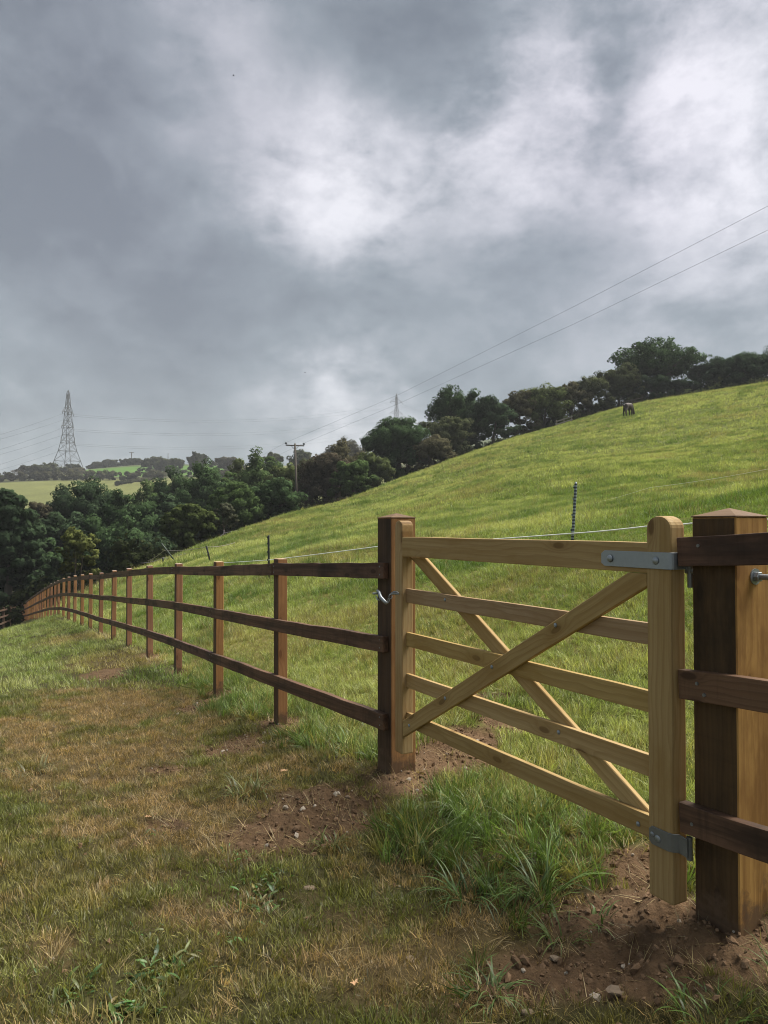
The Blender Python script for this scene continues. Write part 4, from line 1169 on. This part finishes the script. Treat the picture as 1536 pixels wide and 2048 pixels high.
# far hill: trees and hedges
FAR = (.052, .062, .036)
def far_tree(label, px, top, bot, w, Y, col=FAR, shape='bush', name='far_tree'):
    return tree(name, label, px, top, bot, w, Y, col, leaf=Y * .0024, lobes=8, subs=80, per=45, sub_r=.14, base=.0, shape=shape, trunk_r=Y * .0009, group='trees on the far hill')
far_tree('large rounded far clump just left of the big pylon', 85, 928, 962, 85, 400)
far_tree('small far bush between the legs of the big pylon', 148, 929, 944, 28, 428)
far_tree('pair of small far trees at the left end of the bright green field', 193, 925, 938, 22, 500)
far_tree('rounded far tree above the bright green field', 219, 921, 936, 26, 505)
far_tree('far trees clustered at the foot of the tiny ridge pole', 266, 918, 934, 40, 510)
far_tree('dark far tree closing the right end of the bright green field', 312, 918, 958, 62, 430)
far_tree('lone round far tree standing up from the ridge', 394, 907, 950, 36, 380, (.045, .056, .036), 'round')
far_tree('low dome of far trees right of the lone round tree', 455, 917, 945, 58, 400, (.062, .062, .042))
far_tree('far tree showing just left of the power pole top', 546, 907, 945, 36, 300)
far_tree('far rounded tree showing behind the power pole', 605, 903, 945, 50, 290)
far_tree('far dome of trees on the skyline right of the power pole', 690, 879, 940, 88, 240, (.055, .056, .036))
far_tree('far pale scrub below the low dome of trees', 470, 938, 965, 80, 330, (.09, .082, .055))
far_tree('far low trees at the left picture edge below the bare twigs', 15, 952, 975, 60, 390)
far_tree('far tree left of the lone round tree', 345, 920, 955, 40, 420)

def far_hedge(label, pts, Y0, Y1, h, col, k=1.0):
    rng = np.random.default_rng(len(label)); C, R = [], []
    for i in range(170):
        t = rng.random(); px = pts[0] + (pts[1] - pts[0]) * t; Y = Y0 + (Y1 - Y0) * t + rng.normal(0, 2)
        x = (px - 768) / F * Y; z = gz(x, Y); hh = h * (.65 + .5 * fbm(np.array([px]), np.array([0.]), .03, 3, 5)[0])
        C.append((x, Y, z + rng.uniform(.1, 1) * hh)); R.append(rng.uniform(.9, 1.7) * k)
    V, Q, vy = leaf_cloud(np.array(C), np.array(R), np.full(len(C), 45), 1.0 * k, rng)
    me = mesh_from('hedge', V, Q); vattr(me, 'vary', vy); vattr(me, 'soft', LAST['soft'], 'FLOAT_VECTOR'); o = link('hedge', me, None, M['leaf']); o.color = (*col, 1); o['kind'] = 'thing'; tag(o, label, 'hedge')
far_hedge('long far hedge along the top of the yellow field below the big pylon', (-30, 330), 354, 352, 4.2, (.055, .058, .036))
far_hedge('short far hedge right at the foot of the big pylon', (92, 168), 408, 415, 3.0, (.062, .06, .038))
far_hedge('short hedge splitting the yellow field above the valley trees', (232, 300), 325, 352, 1.0, (.045, .05, .03), .6)
far_hedge('far hedge along the top edge of the bright green field', (175, 300), 500, 520, 3.0, (.048, .056, .034))

# bare twigs at the far left
def bare_tree():
    b = point(35, 957, 385); rng = np.random.default_rng(5); root = empty('bare_tree', b); tag(root, 'small bare leafless tree on the far left skyline', 'tree')
    bars = []
    def grow(p, d, L, r, n):
        e = p + d * L; bars.append((tuple(p), tuple(e), r))
        if n:
            for _ in range(3):
                dd = (d + Vector(rng.normal(0, .45, 3))).normalized(); dd.z = abs(dd.z) * .9 + .1; grow(e, dd.normalized(), L * .72, r * .7, n - 1)
    for _ in range(3): grow(Vector((rng.normal(0, 1), 0, 0)), Vector((rng.normal(0, .25), 0, 1)).normalized(), 1.9, .12, 3)
    V, Q = bar_set(bars); link('branches', mesh_from('branches', V, Q), root, M['bark'])
bare_tree()

# undergrowth: weeds, brambles and low scrub along the far edge of the field
def undergrowth():
    rng = np.random.default_rng(77); C, R, K = [], [], []
    bx = [240, 300, 420, 620, 780, 1000, 1258, 1400, 1536, 1750]; bY = [40, 46, 57, 78, 98, 111, 119, 114, 108, 103]
    for i in range(1900):
        px = rng.uniform(240, 1750); Y = np.interp(px, bx, bY) + rng.uniform(1.0, 12)
        x = (px - 768) / F * Y; z = gz(x, Y); C.append((x, Y, z + rng.uniform(.0, 1.0) + 1.5 * rng.random() * (Y > np.interp(px, bx, bY) + 4))); R.append(rng.uniform(.4, 1.0))
    for i in range(500):
        px = rng.uniform(-60, 300); Y = rng.uniform(48, 85); x = (px - 768) / F * Y; z = gz(x, Y); C.append((x, Y, z + rng.uniform(.0, 2.0))); R.append(rng.uniform(.5, 1.3))
    V, Q, vy = leaf_cloud(np.array(C), np.array(R), np.full(len(C), 34), .3, rng)
    me = mesh_from('undergrowth', V, Q); vattr(me, 'vary', vy); vattr(me, 'soft', LAST['soft'], 'FLOAT_VECTOR'); o = link('undergrowth', me, None, M['leaf']); o.color = (.04, .052, .024, 1)
    tag(o, 'dark brambles and low scrub along the foot of the hedge', kind='stuff')
undergrowth()

# ------------------------------------------------------------------ the grazing horse
def horse():
    c = ground_at(1257, 836, 300); Y = c.y; z = gz(c.x, Y)
    root = empty('horse', (c.x, Y, z), math.radians(46)); root.scale = (1.08 * 26 * Y / F / 1.52,) * 3 if False else (max(1.0, 29 * Y / F / 1.5),) * 3; tag(root, 'dark brown horse grazing head down near the top of the field', 'horse')
    # local X forward, metres; one vertex per joint
    J = {'pelvis': (-.55, 0, 1.24, .33), 'loin': (-.15, 0, 1.18, .36), 'chest': (.35, 0, 1.16, .35), 'shoulder': (.60, 0, 1.20, .28), 'neck': (.92, 0, 1.02, .16), 'neck2': (1.18, 0, .66, .125), 'poll': (1.33, 0, .42, .115), 'face': (1.36, 0, .22, .085), 'muzzle': (1.36, 0, .06, .06),
         'rump': (-.78, 0, 1.22, .22)}
    E = [('pelvis', 'loin'), ('loin', 'chest'), ('chest', 'shoulder'), ('shoulder', 'neck'), ('neck', 'neck2'), ('neck2', 'poll'), ('poll', 'face'), ('face', 'muzzle'), ('pelvis', 'rump')]
    for s, o in ((1, .12), (-1, -.08)):
        q = 'l' if s > 0 else 'r'
        J['elbow' + q] = (.48 + o * .4, s * .17, .88, .12); J['knee' + q] = (.50 + o, s * .17, .50, .085); J['fet' + q] = (.50 + o, s * .17, .12, .06); J['hoof' + q] = (.55 + o, s * .17, .03, .055)
        E += [('chest', 'elbow' + q), ('elbow' + q, 'knee' + q), ('knee' + q, 'fet' + q), ('fet' + q, 'hoof' + q)]
        J['stifle' + q] = (-.56 + o, s * .18, .88, .155); J['hock' + q] = (-.86 + o, s * .18, .52, .09); J['hfet' + q] = (-.80 + o, s * .18, .12, .062); J['hhoof' + q] = (-.74 + o, s * .18, .03, .056)
        E += [('pelvis', 'stifle' + q), ('stifle' + q, 'hock' + q), ('hock' + q, 'hfet' + q), ('hfet' + q, 'hhoof' + q)]
    for s in (1, -1):
        q = 'el' if s > 0 else 'er'; J[q] = (1.20, s * .08, .52, .03); E.append(('poll', q))
    names = list(J); me = bpy.data.meshes.new('horse_body'); me.from_pydata([J[n][:3] for n in names], [(names.index(a), names.index(b)) for a, b in E], [])
    o = link('horse_body', me, root, simple('dark_bay_coat', (.036, .023, .016), .6, 0, .3, 3))
    sk = o.modifiers.new('skin', 'SKIN'); sk.use_smooth_shade = True
    for i, n in enumerate(names): me.skin_vertices[0].data[i].radius = (J[n][3], J[n][3]); me.skin_vertices[0].data[i].use_root = (n == 'pelvis')
    o.modifiers.new('sub', 'SUBSURF').levels = 2; o.modifiers['sub'].render_levels = 2
    hair = simple('black_horse_hair', (.012, .010, .010), .7)
    link('tail', tube_mesh('tail', [(-.92, 0, 1.28), (-1.06, 0, 1.08), (-1.08, 0, .75), (-1.05, 0, .42)], [.04, .09, .085, .02], 8), root, hair)
    link('mane', tube_mesh('mane', [(.62, 0, 1.44), (.95, .03, 1.17), (1.22, .03, .79), (1.36, .02, .54)], [.03, .05, .05, .03], 6), root, hair)
horse()

# birds
def bird(label, px, py, Y, s):
    b = point(px, py, Y); root = empty('bird', b, .4); tag(root, label, 'bird')
    link('body', tube_mesh('body', [(-s * .5, 0, 0), (-s * .2, 0, .02), (s * .25, 0, .02), (s * .5, 0, 0)], [s * .05, s * .14, s * .13, s * .03], 8), root, M['bird'])
    for k in (-1, 1): link('wing', mesh_from('wing', [(-s * .15, 0, 0), (s * .2, 0, .02), (s * .05, k * s * .9, s * .25), (-s * .1, k * s * .8, s * .2), (-s * .15, 0, -.03), (s * .2, 0, -.02), (s * .05, k * s * .9, s * .24), (-s * .1, k * s * .8, s * .19)], [(0, 1, 2, 3), (7, 6, 5, 4), (0, 4, 5, 1), (1, 5, 6, 2), (2, 6, 7, 3), (3, 7, 4, 0)]), root, M['bird'])
bird('small dark bird high in the upper left of the sky', 467, 151, 110, .28)
bird('small dark bird low in the sky above the distant pylon and pole', 610, 745, 130, .28)

# ------------------------------------------------------------------ grass
SRC = bpy.data.collections.new('clump_sources')       # never linked: only instanced by the scatter
def blades_mesh(n, hmin, hmax, spread, width, bend, lie, rng, segs=3):
    V, Q, T, vy = [], [], [], []
    for i in range(n):
        a = rng.uniform(0, 2 * math.pi); rr = spread * math.sqrt(rng.random()); bx, by = rr * math.cos(a), rr * math.sin(a)
        h = rng.uniform(hmin, hmax); w = width * rng.uniform(.6, 1.3)
        yaw = a + rng.normal(0, .9); d = np.array([math.cos(yaw), math.sin(yaw), 0]); side = np.array([-d[1], d[0], 0])
        th0 = lie * rng.uniform(.3, 1.2) + rng.normal(0, .12); th1 = bend * rng.uniform(.4, 1.5)
        p = np.array([bx, by, -.012]); base = len(V); v = rng.random()
        for s in range(segs + 1):
            t = s / segs
            ww = w * (1 - t ** 1.6) * .5 if s < segs else 0
            if s < segs: V += [p - side * ww, p + side * ww]; vy += [v, v]
            else: V.append(p); vy.append(min(1, v + .15))
            ang = th0 + th1 * t; p = p + (d * math.sin(ang) + np.array([0, 0, 1]) * math.cos(ang)) * (h / segs)
        for s in range(segs - 1): Q.append((base + 2 * s, base + 2 * s + 1, base + 2 * s + 3, base + 2 * s + 2))
        k = base + 2 * (segs - 1); T.append((k, k + 1, k + 2))
    me = mesh_from('grass_clump', np.array(V), Q, T, True); vattr(me, 'vary', vy); return me
CL = {}
def add_src(key, me, mat):
    me.materials.append(mat); o = bpy.data.objects.new('clump_%02d' % len(SRC.objects), me); CL.setdefault(key, []).append(len(SRC.objects)); SRC.objects.link(o)
rg = np.random.default_rng(11)
for i in range(4): add_src('mown', blades_mesh(30, .025, .065, .055, .0038, .8, .7, rg, 2), M['blade'])
for i in range(4): add_src('lush', blades_mesh(26, .09, .20, .045, .0055, 1.2, .35, rg, 4), M['blade'])
for i in range(4): add_src('field', blades_mesh(24, .05, .13, .06, .0055, .9, .35, rg, 3), M['blade'])
for i in range(3): add_src('straw', blades_mesh(14, .05, .14, .06, .0026, .35, 1.35, rg, 2), M['blade'])
for i in range(3): add_src('seed', blades_mesh(10, .16, .30, .06, .004, .35, .15, rg, 3), M['blade'])
for i in range(3): add_src('far', blades_mesh(16, .06, .15, .10, .012, .8, .3, rg, 2), M['blade'])
def crumb(rng):
    bm = bmesh.new(); bmesh.ops.create_icosphere(bm, subdivisions=1, radius=1.0)
    for v in bm.verts: v.co *= rng.uniform(.65, 1.15); v.co.z *= .7
    me = bpy.data.meshes.new('crumb'); bm.to_mesh(me); bm.free(); return me
for i in range(3): add_src('crumb', crumb(rg), M['crumb'])

def scatter_tree():
    ng = bpy.data.node_groups.new('scatter_clumps', 'GeometryNodeTree')
    ng.interface.new_socket('Geometry', in_out='INPUT', socket_type='NodeSocketGeometry'); ng.interface.new_socket('Geometry', in_out='OUTPUT', socket_type='NodeSocketGeometry')
    N, L = ng.nodes, ng.links
    gi, go = N.new('NodeGroupInput'), N.new('NodeGroupOutput')
    ci = N.new('GeometryNodeCollectionInfo'); ci.inputs['Collection'].default_value = SRC; ci.inputs['Separate Children'].default_value = True; ci.inputs['Reset Children'].default_value = True
    iop = N.new('GeometryNodeInstanceOnPoints'); iop.inputs['Pick Instance'].default_value = True
    def na(name, typ):
        n = N.new('GeometryNodeInputNamedAttribute'); n.data_type = typ; n.inputs['Name'].default_value = name; return n.outputs['Attribute']
    L.new(gi.outputs[0], iop.inputs['Points']); L.new(ci.outputs[0], iop.inputs['Instance'])
    L.new(na('pick', 'INT'), iop.inputs['Instance Index'])
    e2r = N.new('FunctionNodeEulerToRotation'); L.new(na('turn', 'FLOAT_VECTOR'), e2r.inputs[0]); L.new(e2r.outputs[0], iop.inputs['Rotation'])
    L.new(na('size', 'FLOAT'), iop.inputs['Scale'])
    L.new(iop.outputs[0], go.inputs[0])
    return ng
SCAT = scatter_tree()
def scatter(name, label, pts, pick, size, tint, tilt=.15):
    n = len(pts); me = bpy.data.meshes.new(name); me.vertices.add(n); me.vertices.foreach_set('co', np.asarray(pts, np.float32).ravel())
    rot = np.c_[RNG.normal(0, tilt, n), RNG.normal(0, tilt, n), RNG.uniform(0, 6.283, n)]
    vattr(me, 'pick', pick, 'INT'); vattr(me, 'turn', rot, 'FLOAT_VECTOR'); vattr(me, 'size', size); vattr(me, 'tint', np.c_[tint, np.ones(n)], 'FLOAT_COLOR')
    o = link(name, me); o.modifiers.new('scatter', 'NODES').node_group = SCAT; tag(o, label, kind='stuff'); return o

def sample(Y0, Y1, dens, umax=.78, umin=None):
    umin = -umax if umin is None else umin
    n = int(dens * .5 * (umax - umin) * (Y1 ** 2 - Y0 ** 2)); y = np.sqrt(RNG.uniform(Y0 ** 2, Y1 ** 2, n)); x = RNG.uniform(umin, umax, n) * y
    z = ground_z(x, y); return x, y, z
def pick_of(key, n): return RNG.choice(CL[key], n)
def mixc(a, b, t): return np.asarray(a) * (1 - t[:, None]) + np.asarray(b) * t[:, None]

GREEN, YGREEN, LUSHG, DRYC, OLIVE, PALE = (.150, .215, .052), (.375, .410, .155), (.090, .160, .034), (.375, .285, .140), (.225, .21, .07), (.45, .36, .19)
def path_and_near():
    # --- short mown grass of the path
    x, y, z = sample(.7, 8, 900, .8, -1.7); soil, dry, lush, up = cover(x, y, z)
    k = (RNG.random(len(x)) > soil * 1.02) & (up < .35 + .4 * RNG.random(len(x)))
    x, y, z, soil, dry, lush = (a[k] for a in (x, y, z, soil, dry, lush)); n = len(x)
    pn = fbm(x, y, 1.6, 4, 90); pn2 = fbm(x, y, 6, 3, 95)
    pn3 = fbm(x, y, 17, 2, 97); dr = np.clip(dry * .55 + (pn2 - .5) * 1.7 + (pn - .5) * 1.1 + (pn3 - .5) * .8 + .17, 0, 1)
    c = mixc(mixc(GREEN, OLIVE, np.clip(pn * 1.4 - .1, 0, 1)), DRYC, sstep(.2, .85, dr)); c = c * RNG.uniform(.45, 1.30, (n, 1)) * np.array([.92, .86, .84])
    c = c * (1 - .3 * lush[:, None])
    straw = RNG.random(n) < .34 * dr + .03
    pk = np.where(straw, pick_of('straw', n), pick_of('mown', n)); sz = RNG.uniform(.55, 1.15, n) * np.where(straw, .6, 1) * (1 - .30 * dr) * (.7 + .8 * pn2)
    c[straw] = np.array((.44, .34, .17)) * RNG.uniform(.55, 1.15, (straw.sum(), 1))
    scatter('grass', 'short worn grass of the path with dry brown patches', np.c_[x, y, z], pk, sz, c, .25)
    x, y, z = sample(8, 34, 60, .3, -1.15); soil, dry, lush, up = cover(x, y, z)
    k = (RNG.random(len(x)) > soil) & (up < .2 + .3 * RNG.random(len(x))); x, y, z, dry = x[k], y[k], z[k], dry[k]; n = len(x)
    pn = fbm(x, y, .9, 4, 91); dr = np.clip(dry * .8 + (pn - .5) * .9, 0, 1)
    c = mixc(mixc(GREEN, YGREEN, np.clip(pn * 1.2 - .1, 0, 1) * .6), DRYC, dr * .75) * RNG.uniform(.75, 1.25, (n, 1))
    scatter('grass', 'short grass farther down the path', np.c_[x, y, z], pick_of('mown', n), RNG.uniform(1.2, 2.4, n), c, .25)
    # --- long lush grass beside posts and under the gate
    x, y, z = sample(1.6, 9, 330); soil, dry, lush, up = cover(x, y, z)
    L = np.maximum(lush, .8 * sstep(-.2, .25, up) * (1 - soil)); k = RNG.random(len(x)) < L * (.35 + .9 * fbm(x, y, 3, 3, 33)); k &= soil < .5
    x, y, z, up, lush = x[k], y[k], z[k], up[k], lush[k]; n = len(x)
    pn = fbm(x, y, .8, 4, 92); hill = sstep(.1, 1.0, up)
    c = mixc(LUSHG, mixc(GREEN, YGREEN, np.clip(pn * 1.5 - .15, 0, 1)), np.clip(hill * .8 + .15, 0, 1)) * RNG.uniform(.7, 1.3, (n, 1))
    old = RNG.random(n) < .06 + .08 * (1 - hill); c[old] = np.array(OLIVE) * 1.1
    scatter('grass', 'long lush green grass along the fence and under the gate', np.c_[x, y, z], np.where(RNG.random(n) < .12, pick_of('straw', n), pick_of('lush', n)), RNG.uniform(.4, 1.1, n) * (1 - .25 * hill), c, .5)
    # --- loose crumbs of earth
    x, y, z = sample(1.3, 9, 2400); soil, dry, lush, up = cover(x, y, z); k = RNG.random(len(x)) < soil * .9 + .02; x, y, z = x[k], y[k], z[k]; n = len(x)
    c = SOIL_C * RNG.uniform(.85, 1.5, (n, 1)); pale = RNG.random(n) < .04; c[pale] = (.36, .31, .25)
    scatter('soil_crumbs', 'loose crumbs of red brown earth and grit on bare soil', np.c_[x, y, z], pick_of('crumb', n), np.minimum(RNG.gamma(.8, .0050, n) + .0012, .022), c, 1.0)
    # --- dead straw lying on soil and path
    x, y, z = sample(1.3, 8, 110); soil, dry, lush, up = cover(x, y, z); k = RNG.random(len(x)) < (.65 * soil + .25 * dry) * (up < .6); x, y, z = x[k], y[k], z[k]; n = len(x)
    c = np.array(PALE) * RNG.uniform(.45, 1.0, (n, 1))
    scatter('dead_grass', 'dead straw lying on the soil and worn grass', np.c_[x, y, z + .004], pick_of('straw', n), RNG.uniform(.5, 1.3, n), c, .15)
path_and_near()

def hillside():
    def zone(Y0, Y1, dens, key, smin, smax, seedp, label):
        x, y, z = sample(Y0, Y1, dens, .8); soil, dry, lush, up = cover(x, y, z); px = 768 + F * x / y
        edge = np.interp(px, [240, 300, 420, 620, 780, 1000, 1258, 1536, 1850], [41, 47, 58, 78, 98, 111, 118, 108, 104])
        k = (up > .1) & (RNG.random(len(x)) > soil) & (y < edge); x, y, z, edge, up = x[k], y[k], z[k], edge[k], up[k]; n = len(x)
        a = fbm(x, y, .16, 4, 61); b = fbm(x, y, .55, 4, 62); s = fbm(x, y, 1.7, 3, 63)
        t = np.clip(.56 + (a - .5) * 2.0 + (b - .5) * 1.7 + (s - .5) * .9 + .16 * sstep(30, 90, y), 0, 1) 
        c = mixc(GREEN, YGREEN, t * .95)
        br = sstep(.54, .74, fbm(x, y, .22, 5, 67, .6) + (s - .5) * .45) * .5; c = mixc(c, (.28, .24, .10), br)
        dk = sstep(.56, .72, fbm(x, y, .75, 4, 69, .6)) * .75; c = c * (1 - dk[:, None]) + np.array((.085, .15, .03)) * dk[:, None]
        c = c * RNG.uniform(.68, 1.3, (n, 1))
        e = sstep(7, 1, edge - y) * (RNG.random(n) < .5); c = mixc(c, (.16, .14, .075), e * .8)
        sz = RNG.uniform(smin, smax, n) * (.45 + 1.1 * s) * (1 + .5 * e) * (1 + .35 * dk)
        pk = pick_of(key, n); sd = RNG.random(n) < .25 * br + .03
        pk[sd] = pick_of('seed', sd.sum()); c[sd] = np.array((.26, .21, .10)) * RNG.uniform(.7, 1.1, (sd.sum(), 1)); sz[sd] *= .75
        scatter('grass', label, np.c_[x, y, z], pk, sz, c, .2)
    zone(3.6, 12, 300, 'field', .5, .98, 1, 'meadow grass of the field just behind the gate')
    zone(12, 30, 110, 'field', .75, 1.4, 2, 'meadow grass on the lower hillside')
    zone(30, 62, 30, 'far', .9, 1.7, 3, 'meadow grass on the middle hillside')
    zone(62, 120, 14, 'far', 1.2, 2.3, 4, 'meadow grass on the upper hillside')
hillside()

# ------------------------------------------------------------------ tussocks, weeds, stones, leaves
def tussock(label, px, py, n, h, spread, col, seed, width=.007, bend=1.5):
    p = ground_at(px, py); rng = np.random.default_rng(seed)
    me = blades_mesh(n, h * .5, h, spread, width, bend * 1.25, .9, rng, 6); o = link('grass_tussock', me, None, M['weed']); o.color = (*col, 1)
    o.location = (p.x, p.y, gz(p.x, p.y)); tag(o, label, 'grass tussock', 'long grass tussocks')
tussock('biggest arching grass tussock on the soil edge below the gate', 1085, 1800, 60, .34, .06, (.085, .14, .04), 1, .009)
tussock('arching dark tussock left of the biggest one', 930, 1795, 45, .28, .06, (.07, .12, .04), 2, .008)
tussock('pale bladed tussock drooping downhill below the gate', 945, 1640, 60, .30, .09, (.13, .165, .085), 3)
tussock('small tussock in the dry grass at the bottom edge of the bare soil', 975, 1985, 45, .17, .06, (.085, .13, .045), 4)
tussock('small tussock lying over the soil right of the dry grass', 1125, 1880, 35, .18, .06, (.09, .13, .04), 5)
tussock('dry greyish tussock by the path at the left edge', 60, 1545, 55, .26, .1, (.15, .15, .075), 6)
tussock('flattened long grass tussock left of the bare soil patch', 495, 1590, 50, .26, .09, (.13, .15, .06), 7)
tussock('upright green tussock beside the foot of the latch post', 700, 1490, 50, .24, .08, (.075, .14, .03), 8)
tussock('short olive tussock on the lower edge of the bare soil patch', 660, 1690, 45, .14, .05, (.10, .12, .04), 9)
tussock('green tussock at the bottom right corner', 1440, 2040, 60, .14, .12, (.09, .15, .035), 10)
tussock('wiry tussock behind the bottom gate bar', 985, 1560, 45, .22, .08, (.08, .13, .04), 11)
tussock('sparse thin tussock on the soil left of the hinge post', 1190, 1835, 18, .14, .05, (.085, .13, .04), 12)
tussock('thick green tussock under the lowest gate bar', 1090, 1640, 60, .24, .1, (.08, .14, .03), 13)

def weed_leaf(L, W, rng):
    V, Q = [], []; segs = 5
    for i in range(segs + 1):
        t = i / segs; w = W * math.sin(math.pi * min(1, t * .92 + .06)) ** .8 * .5; z = L * (.42 * t - .40 * t * t)
        V += [(L * t, -w, z + w * .35), (L * t, 0, z), (L * t, w, z + w * .35)]
    for i in range(segs):
        for k in (0, 1): Q.append((3 * i + k, 3 * i + k + 1, 3 * i + 4 + k, 3 * i + 3 + k))
    me = mesh_from('leaf', V, Q, None, True); vattr(me, 'vary', np.full(len(V), rng.random())); me.materials.append(M['weed']); return me
_r = np.random.default_rng(21); LEAVES = [weed_leaf(.05, .011, _r) for _ in range(5)]
def weed(label, px, py, n, size, col, seed):
    p = ground_at(px, py); rng = random.Random(seed); n = int(n * 2.8); root = empty('plantain_weed', (p.x, p.y, gz(p.x, p.y) + .004)); tag(root, label, 'weed', 'broad leaved weeds in the path')
    for i in range(n):
        o = link('leaf', rng.choice(LEAVES), root); s = size * rng.uniform(.55, 1.15); o.scale = (s, s * rng.uniform(.8, 1.3), s)
        o.location = (rng.gauss(0, .05), rng.gauss(0, .045), 0); o.rotation_euler = (rng.uniform(-.5, .5), rng.uniform(-.6, .1), i * 2.4 + rng.uniform(-.4, .4)); yl = rng.random() ** 3; o.color = (col[0] * (1 + .9 * yl) * rng.uniform(.7, 1.2), col[1] * rng.uniform(.75, 1.2), col[2] * rng.uniform(.6, 1.1), 1)
WC = (.07, .125, .045)
for i, (px, py, n, s, lab) in enumerate(((312, 1950, 16, 1.25, 'largest leafy weed rosette at the bottom of the path'), (150, 1990, 13, 1.0, 'leafy weed at the bottom left of the path'), (262, 2025, 14, 1.1, 'leafy weed just below the largest rosette'),
        (350, 1935, 10, 1.0, 'leafy weed touching the right of the largest rosette'), (525, 1790, 14, 1.0, 'bushy grey green weed in the middle of the worn grass'), (545, 1755, 10, .8, 'small weed above the bushy grey green one'), (505, 1820, 10, .9, 'small weed below the bushy grey green one'),
        (535, 1768, 9, .8, 'weed between the bushy one and the small one above'), (485, 1720, 9, .7, 'yellowish weed at the lower edge of the bare soil'), (282, 1880, 8, .7, 'small blue green weed above the largest rosette'), (310, 1670, 7, .6, 'tiny bright weed in the dry grass above the path middle'),
        (595, 1555, 8, .7, 'bright weed at the top of the bare soil patch'), (480, 1885, 8, .7, 'flat weed left of the centre of the dry grass'), (830, 1650, 10, .8, 'dark broad weed beside the pale drooping tussock'))):
    weed(lab, px, py, n, s, WC, 30 + i)

def stone(label, px, py, sx, sy, sz, seed, yaw=.3):
    p = ground_at(px, py); rng = random.Random(seed); bm = bmesh.new(); bmesh.ops.create_icosphere(bm, subdivisions=2, radius=1.0)
    for v in bm.verts: v.co *= 1 + rng.uniform(-.16, .16); v.co = Vector((v.co.x * sx, v.co.y * sy, v.co.z * sz))
    me = bpy.data.meshes.new('stone'); bm.to_mesh(me); bm.free(); o = link('stone', me, None, M['stone']); o.location = (p.x, p.y, gz(p.x, p.y) + sz * .5); o.rotation_euler = (.1, .15, yaw); tag(o, label, 'stone', 'loose stones')
stone('flat angular stone in the dry grass near the bottom middle', 822, 1925, .018, .022, .006, 1)
stone('flat pale stone below the bare soil patch', 620, 1780, .030, .020, .008, 2)
stone('half buried rounded stone in the bare soil at lower right', 1235, 1985, .036, .022, .010, 3)
stone('small pale pebble at the bottom edge of the bare soil', 1055, 2033, .022, .013, .010, 4)
stone('thin stone at the soil edge right of the bottom tussock', 1110, 1920, .02, .014, .008, 5)
stone('small pinkish stone near the top of the soil patch left of the latch post', 695, 1600, .016, .012, .009, 6)
stone('pale stone at the foot of the latch post', 740, 1497, .018, .014, .010, 7)
def fallen_leaf(label, px, py, s, yaw, seed):
    p = ground_at(px, py); rng = random.Random(seed); n = 22; V = [(0, 0, .004)]
    for i in range(n):
        t = 2 * math.pi * i / n; r = s * (.75 + .28 * math.cos(5 * t)) * (1.0 if abs(math.cos(t)) > .4 else .65); V.append((r * math.cos(t) * 1.3, r * math.sin(t), .006 + rng.uniform(0, .006)))
    T = [(0, 1 + i, 1 + (i + 1) % n) for i in range(n)]; me = mesh_from('fallen_leaf', V, None, T); o = link('fallen_leaf', me, None, M['oak_leaf']); o.location = (p.x, p.y, gz(p.x, p.y) + .012); o.rotation_euler = (.15, .1, yaw); tag(o, label, 'leaf', 'fallen leaves')
fallen_leaf('lobed tan leaf on the grass above the bare soil patch', 567, 1548, .022, .4, 1)
fallen_leaf('small tan leaf in the dry grass near the bottom middle', 708, 1983, .014, 1.1, 2)
fallen_leaf('whitish curled leaf in the dry grass left of the soil patch', 296, 1642, .014, .1, 3)

# ------------------------------------------------------------------ moist autumn air
def haze():
    bm = bmesh.new(); bmesh.ops.create_cube(bm, size=1.0); gv = np.empty(len(bpy.data.objects['ground'].data.vertices) * 3, np.float32); bpy.data.objects['ground'].data.vertices.foreach_get('co', gv)
    z0 = float(gv[2::3].min()) - 1.0; z1 = max(float(gv[2::3].max()), H2 + p2.z, H1 + p1.z) + 4.0
    bmesh.ops.scale(bm, vec=(1960, 1960, z1 - z0), verts=bm.verts); print('haze box', z0, z1)
    me = bpy.data.meshes.new('haze'); bm.to_mesh(me); bm.free()
    m = bpy.data.materials.new('pale_air'); m.use_nodes = True; t = NT(m.node_tree); t.n.clear()
    out = t.add('ShaderNodeOutputMaterial'); v = t.add('ShaderNodeVolumePrincipled'); v.inputs['Color'].default_value = (.93, .96, 1, 1); v.inputs['Density'].default_value = HAZE
    t.l.new(v.outputs[0], out.inputs['Volume'])
    o = link('haze', me, None, m); o.location = (0, 0, (z0 + z1) / 2); tag(o, 'thin pale haze in the valley air', kind='stuff')
HAZE = .00032
haze()
